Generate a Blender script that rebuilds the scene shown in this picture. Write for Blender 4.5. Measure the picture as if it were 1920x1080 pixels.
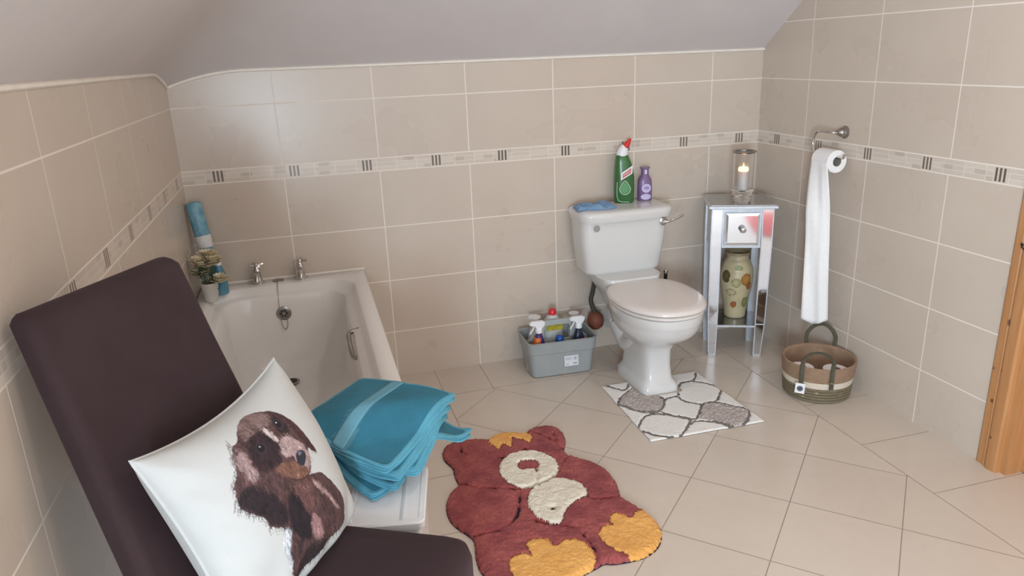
import bpy, bmesh, math, random
import numpy as np
from mathutils import Vector, Matrix

# ------------------------------------------------------------------ scene, camera, light, exposure
for o in list(bpy.data.objects):
    bpy.data.objects.remove(o)
scene = bpy.context.scene
COL = scene.collection
PI = math.pi
random.seed(4)
rng = np.random.default_rng(7)

cam_data = bpy.data.cameras.new('camera')
cam = bpy.data.objects.new('camera', cam_data)
COL.objects.link(cam)
cam_data.sensor_width = 36.0
cam_data.lens = 1373.76 / 1920 * 36.0
cam_data.clip_start = 0.02
R_ = Vector((0.96126926, -0.27312544, -0.03693115))
U_ = Vector((0.1172022, 0.28381037, 0.95169077))
F_ = Vector((0.24944952, 0.91915949, -0.30482908))
m = Matrix(((R_.x, U_.x, -F_.x, 0.4932), (R_.y, U_.y, -F_.y, -3.2272), (R_.z, U_.z, -F_.z, 1.4387), (0, 0, 0, 1)))
cam.matrix_world = m
scene.camera = cam

scene.view_settings.view_transform = 'Standard'
scene.view_settings.look = 'None'
scene.view_settings.gamma = 1.0
scene.view_settings.use_curve_mapping = False
scene.view_settings.exposure = -0.2

world = bpy.data.worlds.new('sky'); scene.world = world
world.use_nodes = True
world.node_tree.nodes['Background'].inputs[0].default_value = (0.75, 0.85, 1.0, 1)
world.node_tree.nodes['Background'].inputs[1].default_value = 1.5

RW = 2.6664          # room width
RD = -5.0            # wall behind the camera
HZ = 1.418           # height of the knee walls

def area(name, loc, target, sx, sy, power, color, shape='RECTANGLE'):
    l = bpy.data.lights.new(name, 'AREA'); l.energy = power; l.color = color
    l.shape = shape; l.size = sx
    if shape == 'RECTANGLE': l.size_y = sy
    o = bpy.data.objects.new(name, l); COL.objects.link(o)
    o.location = loc
    o.rotation_euler = (Vector(target) - Vector(loc)).to_track_quat('-Z', 'Y').to_euler()
    return o
# daylight coming in through the window behind the camera
area('window_daylight', (1.45, RD + 0.03, 1.5), (1.45, 0, 1.2), 1.2, 1.0, 8, (0.84, 0.92, 1.0))
# daylight coming in through the low window in the left wall, behind the camera
area('side_window_daylight', (0.03, -4.30, 0.98), (2.6, -3.0, 0.85), 0.82, 0.74, 136, (0.68, 0.85, 1.0))
SPOTS = [(1.40, -1.65), (2.25, -2.2), (1.40, -3.1), (2.25, -3.9)]
SPOT_POWER = 4.5
SPOT_COLOR = (1.0, 0.87, 0.77)

# ------------------------------------------------------------------ helpers
def lin(c):
    c = np.asarray(c, dtype=float) / 255.0
    return tuple(np.where(c <= 0.04045, c / 12.92, ((c + 0.055) / 1.055) ** 2.4).tolist())

def tag(o, label=None, cat=None, group=None, kind=None):
    if label: o['label'] = label
    if cat: o['category'] = cat
    if group: o['group'] = group
    if kind: o['kind'] = kind
    return o

def empty(name, loc=(0, 0, 0), rz=0.0, label=None, cat=None, group=None):
    o = bpy.data.objects.new(name, None); COL.objects.link(o)
    o.empty_display_size = 0.05
    o.location = loc; o.rotation_euler = (0, 0, rz)
    return tag(o, label, cat, group)

class MB:
    """collects shapes and builds ONE mesh object"""
    def __init__(s): s.v = []; s.f = []; s.c = []
    def add(s, vs, fs, col=None):
        b = len(s.v)
        s.v += [tuple(map(float, q)) for q in vs]
        s.f += [tuple(i + b for i in f) for f in fs]
        s.c += [col] * len(vs)
        return s
    def box(s, x0, x1, y0, y1, z0, z1):
        vs = [(x, y, z) for z in (z0, z1) for (x, y) in ((x0, y0), (x1, y0), (x1, y1), (x0, y1))]
        return s.add(vs, [(3, 2, 1, 0), (4, 5, 6, 7), (0, 1, 5, 4), (1, 2, 6, 5), (2, 3, 7, 6), (3, 0, 4, 7)])
    def loft(s, rings, cap0=True, cap1=True, closed=True):
        n = len(rings[0]); vs = [q for r in rings for q in r]; fs = []
        for i in range(len(rings) - 1):
            for j in range(n if closed else n - 1):
                k = (j + 1) % n
                fs.append((i * n + j, i * n + k, (i + 1) * n + k, (i + 1) * n + j))
        if cap0: fs.append(tuple(range(n - 1, -1, -1)))
        if cap1: fs.append(tuple((len(rings) - 1) * n + j for j in range(n)))
        return s.add(vs, fs)
    def lathe(s, prof, c=(0, 0, 0), seg=32, cap0=True, cap1=True, axis='z'):
        rings = []
        for r, z in prof:
            ring = []
            for j in range(seg):
                a = 2 * PI * j / seg
                q = (r * math.cos(a), r * math.sin(a), z)
                if axis == 'y': q = (q[0], z, -q[1])
                if axis == 'x': q = (z, q[0], q[1])
                ring.append((q[0] + c[0], q[1] + c[1], q[2] + c[2]))
            rings.append(ring)
        return s.loft(rings, cap0, cap1)
    def tube(s, pts, r, seg=10, flat=None, up=(0, 0, 1), caps=True):
        pts = [Vector(q) for q in pts]; n = len(pts); rings = []
        prev = None
        for i, q in enumerate(pts):
            t = (pts[min(i + 1, n - 1)] - pts[max(i - 1, 0)]).normalized()
            if prev is None:
                u = Vector(up)
                if abs(u.dot(t)) > 0.95: u = Vector((1, 0, 0))
            else: u = prev
            u = (u - t * u.dot(t)).normalized(); w = t.cross(u); prev = u
            rr = r[i] if hasattr(r, '__len__') else r
            fl = rr if flat is None else flat
            rings.append([tuple(q + u * rr * math.cos(2 * PI * j / seg) + w * fl * math.sin(2 * PI * j / seg)) for j in range(seg)])
        return s.loft(rings, caps, caps)
    def build(s, name, mat, parent=None, smooth=True, bevel=0.0, seg=2, colors=None, angle=None, sub=0):
        me = bpy.data.meshes.new(name); me.from_pydata(s.v, [], s.f); me.update()
        bm = bmesh.new(); bm.from_mesh(me); bmesh.ops.recalc_face_normals(bm, faces=bm.faces); bm.to_mesh(me); bm.free()
        o = bpy.data.objects.new(name, me); COL.objects.link(o)
        if mat: me.materials.append(mat)
        if parent: o.parent = parent
        if colors is not None:
            at = me.color_attributes.new('Col', 'FLOAT_COLOR', 'POINT')
            cc = np.ones((len(s.v), 4)); cc[:, :3] = colors
            at.data.foreach_set('color', cc.ravel())
        if bevel > 0:
            b = o.modifiers.new('bevel', 'BEVEL'); b.width = bevel; b.segments = seg; b.limit_method = 'ANGLE'; b.angle_limit = 0.6
        if sub:
            u = o.modifiers.new('sub', 'SUBSURF'); u.levels = sub; u.render_levels = sub
        if smooth:
            me.polygons.foreach_set('use_smooth', [True] * len(me.polygons))
            try: me.set_sharp_from_angle(angle=angle if angle else 0.7)
            except Exception: pass
        return o

def rrect(x0, x1, y0, y1, r, z, n=8):
    """rounded rectangle ring"""
    out = []
    r = min(r, (x1 - x0) / 2 - 1e-4, (y1 - y0) / 2 - 1e-4)
    for cx, cy, a0 in ((x1 - r, y1 - r, 0), (x0 + r, y1 - r, PI / 2), (x0 + r, y0 + r, PI), (x1 - r, y0 + r, 1.5 * PI)):
        for i in range(n):
            a = a0 + PI / 2 * i / (n - 1)
            out.append((cx + r * math.cos(a), cy + r * math.sin(a), z))
    return out

def sup(cx, cy, hw, hl, n, z, k=40):
    """superellipse ring"""
    out = []
    for j in range(k):
        a = 2 * PI * j / k; c, s = math.cos(a), math.sin(a)
        out.append((cx + hw * math.copysign(abs(c) ** (2 / n), c), cy + hl * math.copysign(abs(s) ** (2 / n), s), z))
    return out

def arc(c, r, a0, a1, n, plane='xz'):
    out = []
    for i in range(n):
        a = a0 + (a1 - a0) * i / (n - 1); u, w = r * math.cos(a), r * math.sin(a)
        out.append({'xz': (c[0] + u, c[1], c[2] + w), 'yz': (c[0], c[1] + u, c[2] + w), 'xy': (c[0] + u, c[1] + w, c[2])}[plane])
    return out

def smooth_path(pts, n=6):
    """Catmull-Rom through the points"""
    P = [Vector(q) for q in pts]; P = [P[0] * 2 - P[1]] + P + [P[-1] * 2 - P[-2]]; out = []
    for i in range(1, len(P) - 2):
        for j in range(n):
            t = j / n
            out.append(0.5 * ((2 * P[i]) + (-P[i - 1] + P[i + 1]) * t + (2 * P[i - 1] - 5 * P[i] + 4 * P[i + 1] - P[i + 2]) * t * t + (-P[i - 1] + 3 * P[i] - 3 * P[i + 1] + P[i + 2]) * t ** 3))
    out.append(P[-2])
    return [tuple(q) for q in out]

def text_mesh(s, size, name, mat, parent, loc, rot, extrude=0.0004, xscale=1.0):
    cu = bpy.data.curves.new(name, 'FONT'); cu.body = s; cu.size = size; cu.extrude = extrude
    cu.align_x = 'CENTER'; cu.align_y = 'CENTER'
    tmp = bpy.data.objects.new(name, cu); COL.objects.link(tmp)
    bpy.context.view_layer.update()
    me = bpy.data.meshes.new_from_object(tmp.evaluated_get(bpy.context.evaluated_depsgraph_get()))
    bpy.data.objects.remove(tmp)
    me.name = name; me.materials.clear(); me.materials.append(mat)
    o = bpy.data.objects.new(name, me); COL.objects.link(o)
    o.parent = parent; o.location = loc; o.rotation_euler = rot; o.scale = (xscale, 1, 1)
    return o

# ---- 2D polygon tools
def inside(P, poly):
    poly = np.asarray(poly, float); x, y = P[:, 0], P[:, 1]; r = np.zeros(len(P), bool)
    n = len(poly)
    for i in range(n):
        x0, y0 = poly[i]; x1, y1 = poly[(i + 1) % n]
        if y0 == y1: continue
        c = ((y0 > y) != (y1 > y)) & (x < (x1 - x0) * (y - y0) / (y1 - y0) + x0)
        r ^= c
    return r
def pdist(P, line, closed=False):
    L = np.asarray(line, float); n = len(L); d = np.full(len(P), 1e9)
    for i in range(n if closed else n - 1):
        a, b = L[i], L[(i + 1) % n]; ab = b - a
        t = np.clip(((P - a) @ ab) / max(ab @ ab, 1e-12), 0, 1)
        d = np.minimum(d, np.hypot(*(P - a - t[:, None] * ab).T))
    return d
def sdist(P, poly):
    d = pdist(P, poly, True); return np.where(inside(P, poly), d, -d)
def vnoise(P, scale, seed=0):
    """value noise, 2D"""
    r = np.random.default_rng(seed); g = r.random((64, 64)); q = P * scale; i = np.floor(q).astype(int); f = q - i; f = f * f * (3 - 2 * f)
    a = g[i[:, 0] % 64, i[:, 1] % 64]; b = g[(i[:, 0] + 1) % 64, i[:, 1] % 64]
    c = g[i[:, 0] % 64, (i[:, 1] + 1) % 64]; d = g[(i[:, 0] + 1) % 64, (i[:, 1] + 1) % 64]
    return (a * (1 - f[:, 0]) + b * f[:, 0]) * (1 - f[:, 1]) + (c * (1 - f[:, 0]) + d * f[:, 0]) * f[:, 1] - 0.5
def chaikin(poly, it=2, closed=True):
    P = np.asarray(poly, float)
    for _ in range(it):
        if closed:
            Q = np.roll(P, -1, 0); P = np.stack([P * .75 + Q * .25, P * .25 + Q * .75], 1).reshape(-1, 2)
        else:
            a, b = P[:-1], P[1:]; P = np.vstack([P[:1], np.stack([a * .75 + b * .25, a * .25 + b * .75], 1).reshape(-1, 2), P[-1:]])
    return P

# ------------------------------------------------------------------ materials
class X:
    """tiny expression builder on top of Math nodes"""
    def __init__(s, nt, sock): s.nt = nt; s.k = sock
    def _m(s, op, *a):
        n = s.nt.nodes.new('ShaderNodeMath'); n.operation = op
        for i, q in enumerate((s,) + a):
            if isinstance(q, X): s.nt.links.new(q.k, n.inputs[i])
            else: n.inputs[i].default_value = q
        return X(s.nt, n.outputs[0])
    def __add__(s, o): return s._m('ADD', o)
    def __sub__(s, o): return s._m('SUBTRACT', o)
    def __mul__(s, o): return s._m('MULTIPLY', o)
    def __truediv__(s, o): return s._m('DIVIDE', o)
    def gt(s, o): return s._m('GREATER_THAN', o)
    def lt(s, o): return s._m('LESS_THAN', o)
    def mn(s, o): return s._m('MINIMUM', o)
    def mx(s, o): return s._m('MAXIMUM', o)
    def floor(s): return s._m('FLOOR')
    def abs(s): return s._m('ABSOLUTE')
    def inv(s): return s * -1.0 + 1.0
    def cell(s, p):
        """distance to the nearest multiple of p"""
        q = s / p + 0.5
        return (q - q.floor() - 0.5).abs() * p
    def step(s, a, b):
        n = s.nt.nodes.new('ShaderNodeMapRange'); n.interpolation_type = 'SMOOTHSTEP'
        s.nt.links.new(s.k, n.inputs[0]); n.inputs[1].default_value = a; n.inputs[2].default_value = b
        n.inputs[3].default_value = 0; n.inputs[4].default_value = 1
        return X(s.nt, n.outputs[0])

def newmat(name, base=(0.8, 0.8, 0.8), rough=0.5, metal=0.0, spec=None, **kw):
    mt = bpy.data.materials.new(name); mt.use_nodes = True
    b = mt.node_tree.nodes['Principled BSDF']
    b.inputs['Base Color'].default_value = (*base, 1); b.inputs['Roughness'].default_value = rough; b.inputs['Metallic'].default_value = metal
    if spec is not None: b.inputs['Specular IOR Level'].default_value = spec
    for k, v in kw.items(): b.inputs[k.replace('_', ' ')].default_value = v
    return mt
def rgb(name, c, rough=0.5, metal=0.0, **kw): return newmat(name, lin(c), rough, metal, **kw)

def mixc(nt, f, a, b):
    n = nt.nodes.new('ShaderNodeMix'); n.data_type = 'RGBA'
    for i, q in ((0, f), (6, a), (7, b)):
        if isinstance(q, X): nt.links.new(q.k, n.inputs[i])
        elif hasattr(q, 'is_output'): nt.links.new(q, n.inputs[i])
        elif isinstance(q, (int, float)): n.inputs[i].default_value = q
        else: n.inputs[i].default_value = (*q, 1)
    return n.outputs[2]
def noise(nt, scale, detail=3, vec=None, rough=0.6):
    n = nt.nodes.new('ShaderNodeTexNoise'); n.inputs['Scale'].default_value = scale; n.inputs['Detail'].default_value = detail; n.inputs['Roughness'].default_value = rough
    if vec is None: vec = objco(nt)
    nt.links.new(vec, n.inputs['Vector'])
    return X(nt, n.outputs['Fac'])
def objco(nt): 
    n = nt.nodes.get('oc') or nt.nodes.new('ShaderNodeTexCoord'); n.name = 'oc'; return n.outputs['Object']
def xyz(nt):
    n = nt.nodes.new('ShaderNodeSeparateXYZ'); nt.links.new(objco(nt), n.inputs[0])
    return [X(nt, n.outputs[i]) for i in range(3)]
def vec3(nt, x, y, z):
    n = nt.nodes.new('ShaderNodeCombineXYZ')
    for i, q in enumerate((x, y, z)):
        if isinstance(q, X): nt.links.new(q.k, n.inputs[i])
        else: n.inputs[i].default_value = q
    return n.outputs[0]
def bump(nt, h, strength, dist=0.002):
    n = nt.nodes.new('ShaderNodeBump'); n.inputs['Strength'].default_value = strength; n.inputs['Distance'].default_value = dist
    nt.links.new(h.k, n.inputs['Height']); nt.links.new(n.outputs[0], nt.nodes['Principled BSDF'].inputs['Normal'])
def setc(nt, c): nt.links.new(c, nt.nodes['Principled BSDF'].inputs['Base Color'])
def setr(nt, r): nt.links.new(r.k, nt.nodes['Principled BSDF'].inputs['Roughness'])
def wn(nt, v):
    n = nt.nodes.new('ShaderNodeTexWhiteNoise'); n.noise_dimensions = '3D'; nt.links.new(v, n.inputs['Vector']); return X(nt, n.outputs['Value'])

TB, TT, TZ0, TBH = 0.25, 0.40, 0.224, 0.0558
def tile_mat(name, axis, u0, ub, pitch):
    mt = newmat(name, rough=0.28, spec=0.45); nt = mt.node_tree
    x, y, z = xyz(nt); u = x if axis == 'x' else y * -1.0
    zb0 = TZ0 + 3 * TB; zb1 = zb0 + TBH
    up = z.gt(zb0 + TBH / 2)
    zr = z - TZ0 - up * TBH
    band = z.gt(zb0) * z.lt(zb1)
    du = (u - u0).cell(TT)
    dz = zr.cell(TB)
    dz = dz + band * 1.0
    du = du + band * 1.0
    edge = (z - zb0).abs().mn((z - zb1).abs())
    d = du.mn(dz).mn(edge)
    grout = d.step(0.0015, 0.0030).inv()
    tid = wn(nt, vec3(nt, ((u - u0) / TT).floor(), (zr / TB).floor(), 3.0))
    n1 = noise(nt, 4.0, 3, None, 0.45); n2 = noise(nt, 40.0, 3)
    f = (n1 - 0.5) * 1.2 + (n2 - 0.5) * 0.16 + (tid - 0.5) * 0.2 + 0.5
    f = f.step(0.0, 1.0)
    tile = mixc(nt, f, lin((200, 185, 170)), lin((207, 193, 178)))
    # decorative border: thin light rules, cells, and groups of three dark bars
    zz = (z - zb0) / TBH
    cu = u / 0.087; ci = cu.floor(); cf = cu - ci
    row = (zz * 3.0).floor()
    rnd = wn(nt, vec3(nt, ci, row, 7.0))
    rule = (zz * 3.0 - row - 0.5).abs().gt(0.44)
    rule2 = (cf - 0.5).abs().gt(0.483)
    lines = rule.mx(rule2) * 0.55
    rndd = wn(nt, vec3(nt, (u / 0.045).floor(), row, 2.0))
    bcol = mixc(nt, rnd.gt(0.6) * 0.3, lin((214, 202, 188)), lin((196, 180, 166)))
    bcol = mixc(nt, rndd.gt(0.86) * 0.5, bcol, lin((178, 164, 150)))
    bcol = mixc(nt, lines, bcol, lin((236, 228, 218)))
    uc = (u - ub); loc_ = uc - ((uc / pitch + 0.5).floor()) * pitch
    three = loc_.abs().lt(0.0235); 
    bars = loc_.cell(0.0155).lt(0.0042) * three * zz.gt(0.1) * zz.lt(0.9)
    around = loc_.abs().lt(0.027)
    barc = wn(nt, vec3(nt, (uc / pitch + 0.5).floor(), 5.0, 1.0))
    bcol = mixc(nt, around * 0.8, bcol, lin((214, 202, 188)))
    bcol = mixc(nt, bars, bcol, mixc(nt, barc, lin((98, 87, 78)), lin((146, 134, 122))))
    c = mixc(nt, band, tile, bcol)
    c = mixc(nt, grout, c, lin((236, 226, 214)))
    setc(nt, c)
    setr(nt, grout * 0.4 + n1 * 0.06 + 0.25)
    bump(nt, grout.inv(), 0.3, 0.0012)
    return mt

def floor_mat():
    mt = newmat('floor tile', rough=0.2, spec=0.5); nt = mt.node_tree
    x, y, z = xyz(nt)
    s = (x - y); t = (x + y)
    P = 0.4655
    df = (s - 2.886).cell(P).mn((t + 0.033).cell(P)) * 0.7071
    right = x.gt(2.362); left = x.lt(0.966) * right.inv(); back = y.gt(-0.285) * right.inv() * left.inv()
    fld = (right + left + back).inv()
    db = (x - 2.362).abs().mn((x - 0.966).abs() + x.gt(2.362) * 1.0)
    db = db.mn((y + 0.285).abs() + right + left)
    jr = (y + 1.237).cell(0.335); jl = (y + 0.93).cell(0.335); jb = (x - 1.187).cell(0.335)
    d = df + fld.inv() * 1.0
    d = d.mn(jr + right.inv()).mn(jl + left.inv()).mn(jb + back.inv()).mn(db)
    grout = d.step(0.0008, 0.0022).inv()
    tid = wn(nt, vec3(nt, ((s - 2.886) / P).floor() + right * 9.0, ((t + 0.033) / P).floor() + back * 5.0, 1.0))
    n1 = noise(nt, 2.2, 4); n2 = noise(nt, 18.0, 4)
    f = ((n1 - 0.5) * 1.2 + (n2 - 0.5) * 0.5 + (tid - 0.5) * 0.25 + 0.5).step(0, 1)
    c = mixc(nt, f, lin((204, 191, 177)), lin((212, 200, 186)))
    c = mixc(nt, grout * 0.9, c, lin((140, 124, 108)))
    setc(nt, c); setr(nt, grout * 0.5 + n2 * 0.14 + 0.16)
    bump(nt, grout.inv() + n1 * 0.3, 0.25, 0.0012)
    return mt

def vcol_mat(name, rough=0.8, nscale=60.0, nstr=0.3, bstr=0.3, bdist=0.002, amt=0.25, **kw):
    mt = newmat(name, rough=rough, **kw); nt = mt.node_tree
    a = nt.nodes.new('ShaderNodeVertexColor'); a.layer_name = 'Col'
    n = noise(nt, nscale, 4)
    h = nt.nodes.new('ShaderNodeHueSaturation'); nt.links.new(a.outputs[0], h.inputs['Color'])
    nt.links.new(((n - 0.5) * amt * 2 + 1.0).k, h.inputs['Value'])
    setc(nt, h.outputs[0]); bump(nt, n, bstr, bdist)
    return mt

def noisy(name, c0, c1, scale=40.0, rough=0.7, bstr=0.3, bdist=0.002, detail=4, **kw):
    mt = newmat(name, rough=rough, **kw); nt = mt.node_tree
    n = noise(nt, scale, detail)
    setc(nt, mixc(nt, n.step(0.25, 0.75), lin(c0), lin(c1)))
    if bstr: bump(nt, n, bstr, bdist)
    return mt

M = {}
M['porcelain'] = noisy('white porcelain', (216, 215, 212), (222, 220, 217), 3.0, 0.12, 0.0)
M['bath'] = noisy('white acrylic', (232, 228, 223), (236, 232, 227), 2.0, 0.16, 0.0)
M['seat'] = noisy('white seat plastic', (222, 214, 208), (228, 220, 214), 2.0, 0.25, 0.0)
M['chrome'] = noisy('chrome', (190, 188, 186), (215, 213, 210), 20.0, 0.12, 0.0, Metallic=1.0)
M['brushed'] = noisy('satin steel', (150, 147, 143), (178, 174, 170), 30.0, 0.3, 0.05, Metallic=1.0)
M['mirror'] = noisy('mirror glass', (224, 230, 238), (230, 236, 243), 2.0, 0.07, 0.0, Metallic=1.0)
M['silver'] = noisy('silver edge trim', (196, 201, 208), (212, 216, 222), 30.0, 0.35, 0.02, Metallic=0.35)
M['plaster'] = noisy('painted plaster', (208, 201, 199), (213, 206, 204), 3.0, 0.85, 0.06)
M['caulk'] = noisy('white sealant', (236, 228, 216), (242, 236, 226), 20.0, 0.6, 0.0)
M['white_plastic'] = noisy('white plastic', (232, 232, 232), (240, 240, 240), 5.0, 0.3, 0.0)
M['black'] = noisy('black void', (18, 16, 16), (26, 24, 24), 20.0, 0.5, 0.0)
M['paper'] = noisy('toilet paper', (236, 234, 232), (242, 240, 238), 90.0, 0.95, 0.08, 0.0004)
M['glass'] = newmat('clear glass', (1, 1, 1), 0.0, IOR=1.45, Transmission_Weight=1.0)
M['glass_thick'] = newmat('thick clear glass', (0.97, 0.98, 0.98), 0.02, IOR=1.45, Transmission_Weight=1.0)
M['navy'] = noisy('navy backing', (34, 36, 52), (48, 48, 64), 60.0, 0.9, 0.2)
M['grey_plastic'] = noisy('grey plastic', (150, 154, 154), (158, 162, 161), 8.0, 0.45, 0.03)

def chair_mat():
    mt = newmat('dark brown stretch fabric', rough=0.85); nt = mt.node_tree
    n = noise(nt, 7.0, 3); n2 = noise(nt, 260.0, 2)
    setc(nt, mixc(nt, n.step(0.3, 0.7), lin((54, 38, 40)), lin((59, 43, 45))))
    b = nt.nodes['Principled BSDF']; b.inputs['Sheen Weight'].default_value = 0.16; b.inputs['Specular IOR Level'].default_value = 0.3; b.inputs['Sheen Roughness'].default_value = 0.4
    b.inputs['Sheen Tint'].default_value = (*lin((190, 170, 180)), 1)
    bump(nt, n * 2.0 + n2 * 0.08, 0.3, 0.006)
    return mt
M['chair'] = chair_mat()

def pine_mat():
    mt = newmat('varnished pine', rough=0.3, spec=0.4); nt = mt.node_tree
    mp = nt.nodes.new('ShaderNodeMapping'); nt.links.new(objco(nt), mp.inputs[0]); mp.inputs['Scale'].default_value = (26, 26, 1.6)
    n = noise(nt, 1.6, 5, mp.outputs[0])
    c = mixc(nt, n.step(0.25, 0.75), lin((176, 122, 76)), lin((192, 140, 92)))
    # dark knots
    x, y, z = xyz(nt)
    for ky, kz, kr in ((-1.492, 0.535, 0.008), (-1.478, 0.245, 0.0055), (-1.462, 0.36, 0.0035), (-1.505, 0.12, 0.004), (-1.512, 0.80, 0.006), (-1.50, 0.37, 0.003)):
        d = ((y - ky).abs()._m('POWER', 2.0) + ((z - kz).abs() * 0.75)._m('POWER', 2.0))._m('SQRT')
        c = mixc(nt, d.step(kr * 0.6, kr * 1.5).inv() * 0.85, c, lin((84, 40, 22)))
    setc(nt, c); bump(nt, n, 0.1, 0.001)
    return mt
M['pine'] = pine_mat()
M['pine_dark'] = noisy('dark hallway paint', (150, 140, 130), (160, 150, 140), 4.0, 0.8, 0.02)
BEAR = {'outline':[(0.861,-0.766),(0.891,-0.726),(0.93,-0.714),(0.973,-0.723),(1.015,-0.731),(1.043,-0.748),(1.068,-0.724),(1.109,-0.712),(1.158,-0.723),(1.196,-0.75),(1.209,-0.727),(1.247,-0.713),(1.292,-0.716),(1.33,-0.743),(1.341,-0.788),(1.332,-0.845),(1.309,-0.894),(1.294,-0.919),(1.302,-0.958),(1.322,-0.978),(1.353,-1.012),(1.38,-1.05),(1.399,-1.107),(1.399,-1.172),(1.389,-1.22),(1.375,-1.265),(1.385,-1.288),(1.404,-1.332),(1.42,-1.37),(1.427,-1.413),(1.427,-1.456),(1.413,-1.494),(1.386,-1.533),(1.349,-1.559),(1.307,-1.572),(1.262,-1.572),(1.218,-1.568),(1.194,-1.556),(1.17,-1.567),(1.136,-1.577),(1.096,-1.592),(1.034,-1.606),(0.967,-1.597),(0.906,-1.57),(0.86,-1.534),(0.843,-1.493),(0.837,-1.448),(0.845,-1.382),(0.857,-1.33),(0.833,-1.28),(0.811,-1.238),(0.8,-1.19),(0.804,-1.126),(0.822,-1.074),(0.853,-1.034),(0.875,-1.021),(0.869,-0.955),(0.877,-0.902),(0.864,-0.863),(0.853,-0.824)],'hair':[(1.04,-0.76),(1.068,-0.721),(1.11,-0.71),(1.159,-0.72),(1.197,-0.747),(1.209,-0.774),(1.205,-0.812),(1.188,-0.838),(1.171,-0.813),(1.153,-0.787),(1.133,-0.767),(1.122,-0.821),(1.111,-0.845),(1.098,-0.825),(1.088,-0.803),(1.069,-0.84),(1.061,-0.847),(1.051,-0.814),(1.038,-0.791)],'muzzle':[(1.051,-0.929),(1.076,-0.903),(1.112,-0.885),(1.155,-0.886),(1.198,-0.906),(1.225,-0.937),(1.24,-0.984),(1.236,-1.039),(1.217,-1.076),(1.182,-1.102),(1.15,-1.111),(1.114,-1.115),(1.083,-1.124),(1.059,-1.111),(1.038,-1.083),(1.024,-1.041),(1.022,-0.998),(1.035,-0.957)],'nose':[(1.097,-0.968),(1.117,-0.952),(1.147,-0.953),(1.173,-0.966),(1.176,-0.99),(1.159,-1.018),(1.134,-1.014),(1.111,-1.012),(1.096,-1.001)],'belly':[(1.106,-1.132),(1.138,-1.112),(1.178,-1.095),(1.222,-1.105),(1.258,-1.133),(1.275,-1.165),(1.278,-1.202),(1.27,-1.229),(1.251,-1.242),(1.213,-1.253),(1.183,-1.275),(1.159,-1.304),(1.134,-1.352),(1.106,-1.343),(1.078,-1.316),(1.062,-1.279),(1.061,-1.233),(1.069,-1.189),(1.085,-1.155)],'paw_r':[(1.228,-1.431),(1.241,-1.41),(1.264,-1.401),(1.286,-1.412),(1.283,-1.381),(1.295,-1.359),(1.317,-1.353),(1.339,-1.365),(1.349,-1.391),(1.357,-1.398),(1.374,-1.368),(1.396,-1.362),(1.422,-1.366),(1.431,-1.41),(1.431,-1.453),(1.417,-1.495),(1.387,-1.537),(1.349,-1.565),(1.305,-1.579),(1.266,-1.573),(1.269,-1.555),(1.252,-1.538),(1.232,-1.512),(1.226,-1.479),(1.223,-1.454)],'paw_l':[(0.921,-1.483),(0.932,-1.461),(0.959,-1.451),(0.987,-1.457),(1.002,-1.473),(0.995,-1.432),(1.0,-1.406),(1.022,-1.394),(1.05,-1.401),(1.07,-1.418),(1.076,-1.444),(1.084,-1.451),(1.112,-1.428),(1.147,-1.432),(1.165,-1.45),(1.177,-1.486),(1.179,-1.525),(1.168,-1.559),(1.137,-1.581),(1.094,-1.598),(1.032,-1.612),(0.965,-1.603),(0.927,-1.563),(0.919,-1.526)],'seams':[[(0.875,-1.021),(0.934,-1.072),(1.006,-1.097),(1.076,-1.127),(1.131,-1.115),(1.189,-1.099),(1.235,-1.05),(1.264,-1.004),(1.3,-0.964)],[(1.057,-1.135),(1.039,-1.207),(1.012,-1.271),(0.958,-1.314),(0.905,-1.321),(0.86,-1.318)],[(0.928,-0.79),(0.928,-0.82),(0.937,-0.835)],[(1.207,-0.734),(1.249,-0.789),(1.278,-0.838),(1.294,-0.91)],[(1.3,-0.791),(1.292,-0.843)],[(1.175,-1.383),(1.188,-1.458),(1.19,-1.498),(1.18,-1.541),(1.187,-1.561)],[(1.155,-1.022),(1.15,-1.064),(1.131,-1.115)],[(1.055,-1.286),(1.069,-1.326),(1.132,-1.358),(1.175,-1.383)],[(1.27,-1.229),(1.269,-1.253),(1.317,-1.274),(1.375,-1.265)]],'dots':[(1.135,-1.263),(1.159,-0.873),(1.064,-0.905),(1.055,-0.902),(1.131,-1.115)]}
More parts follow.
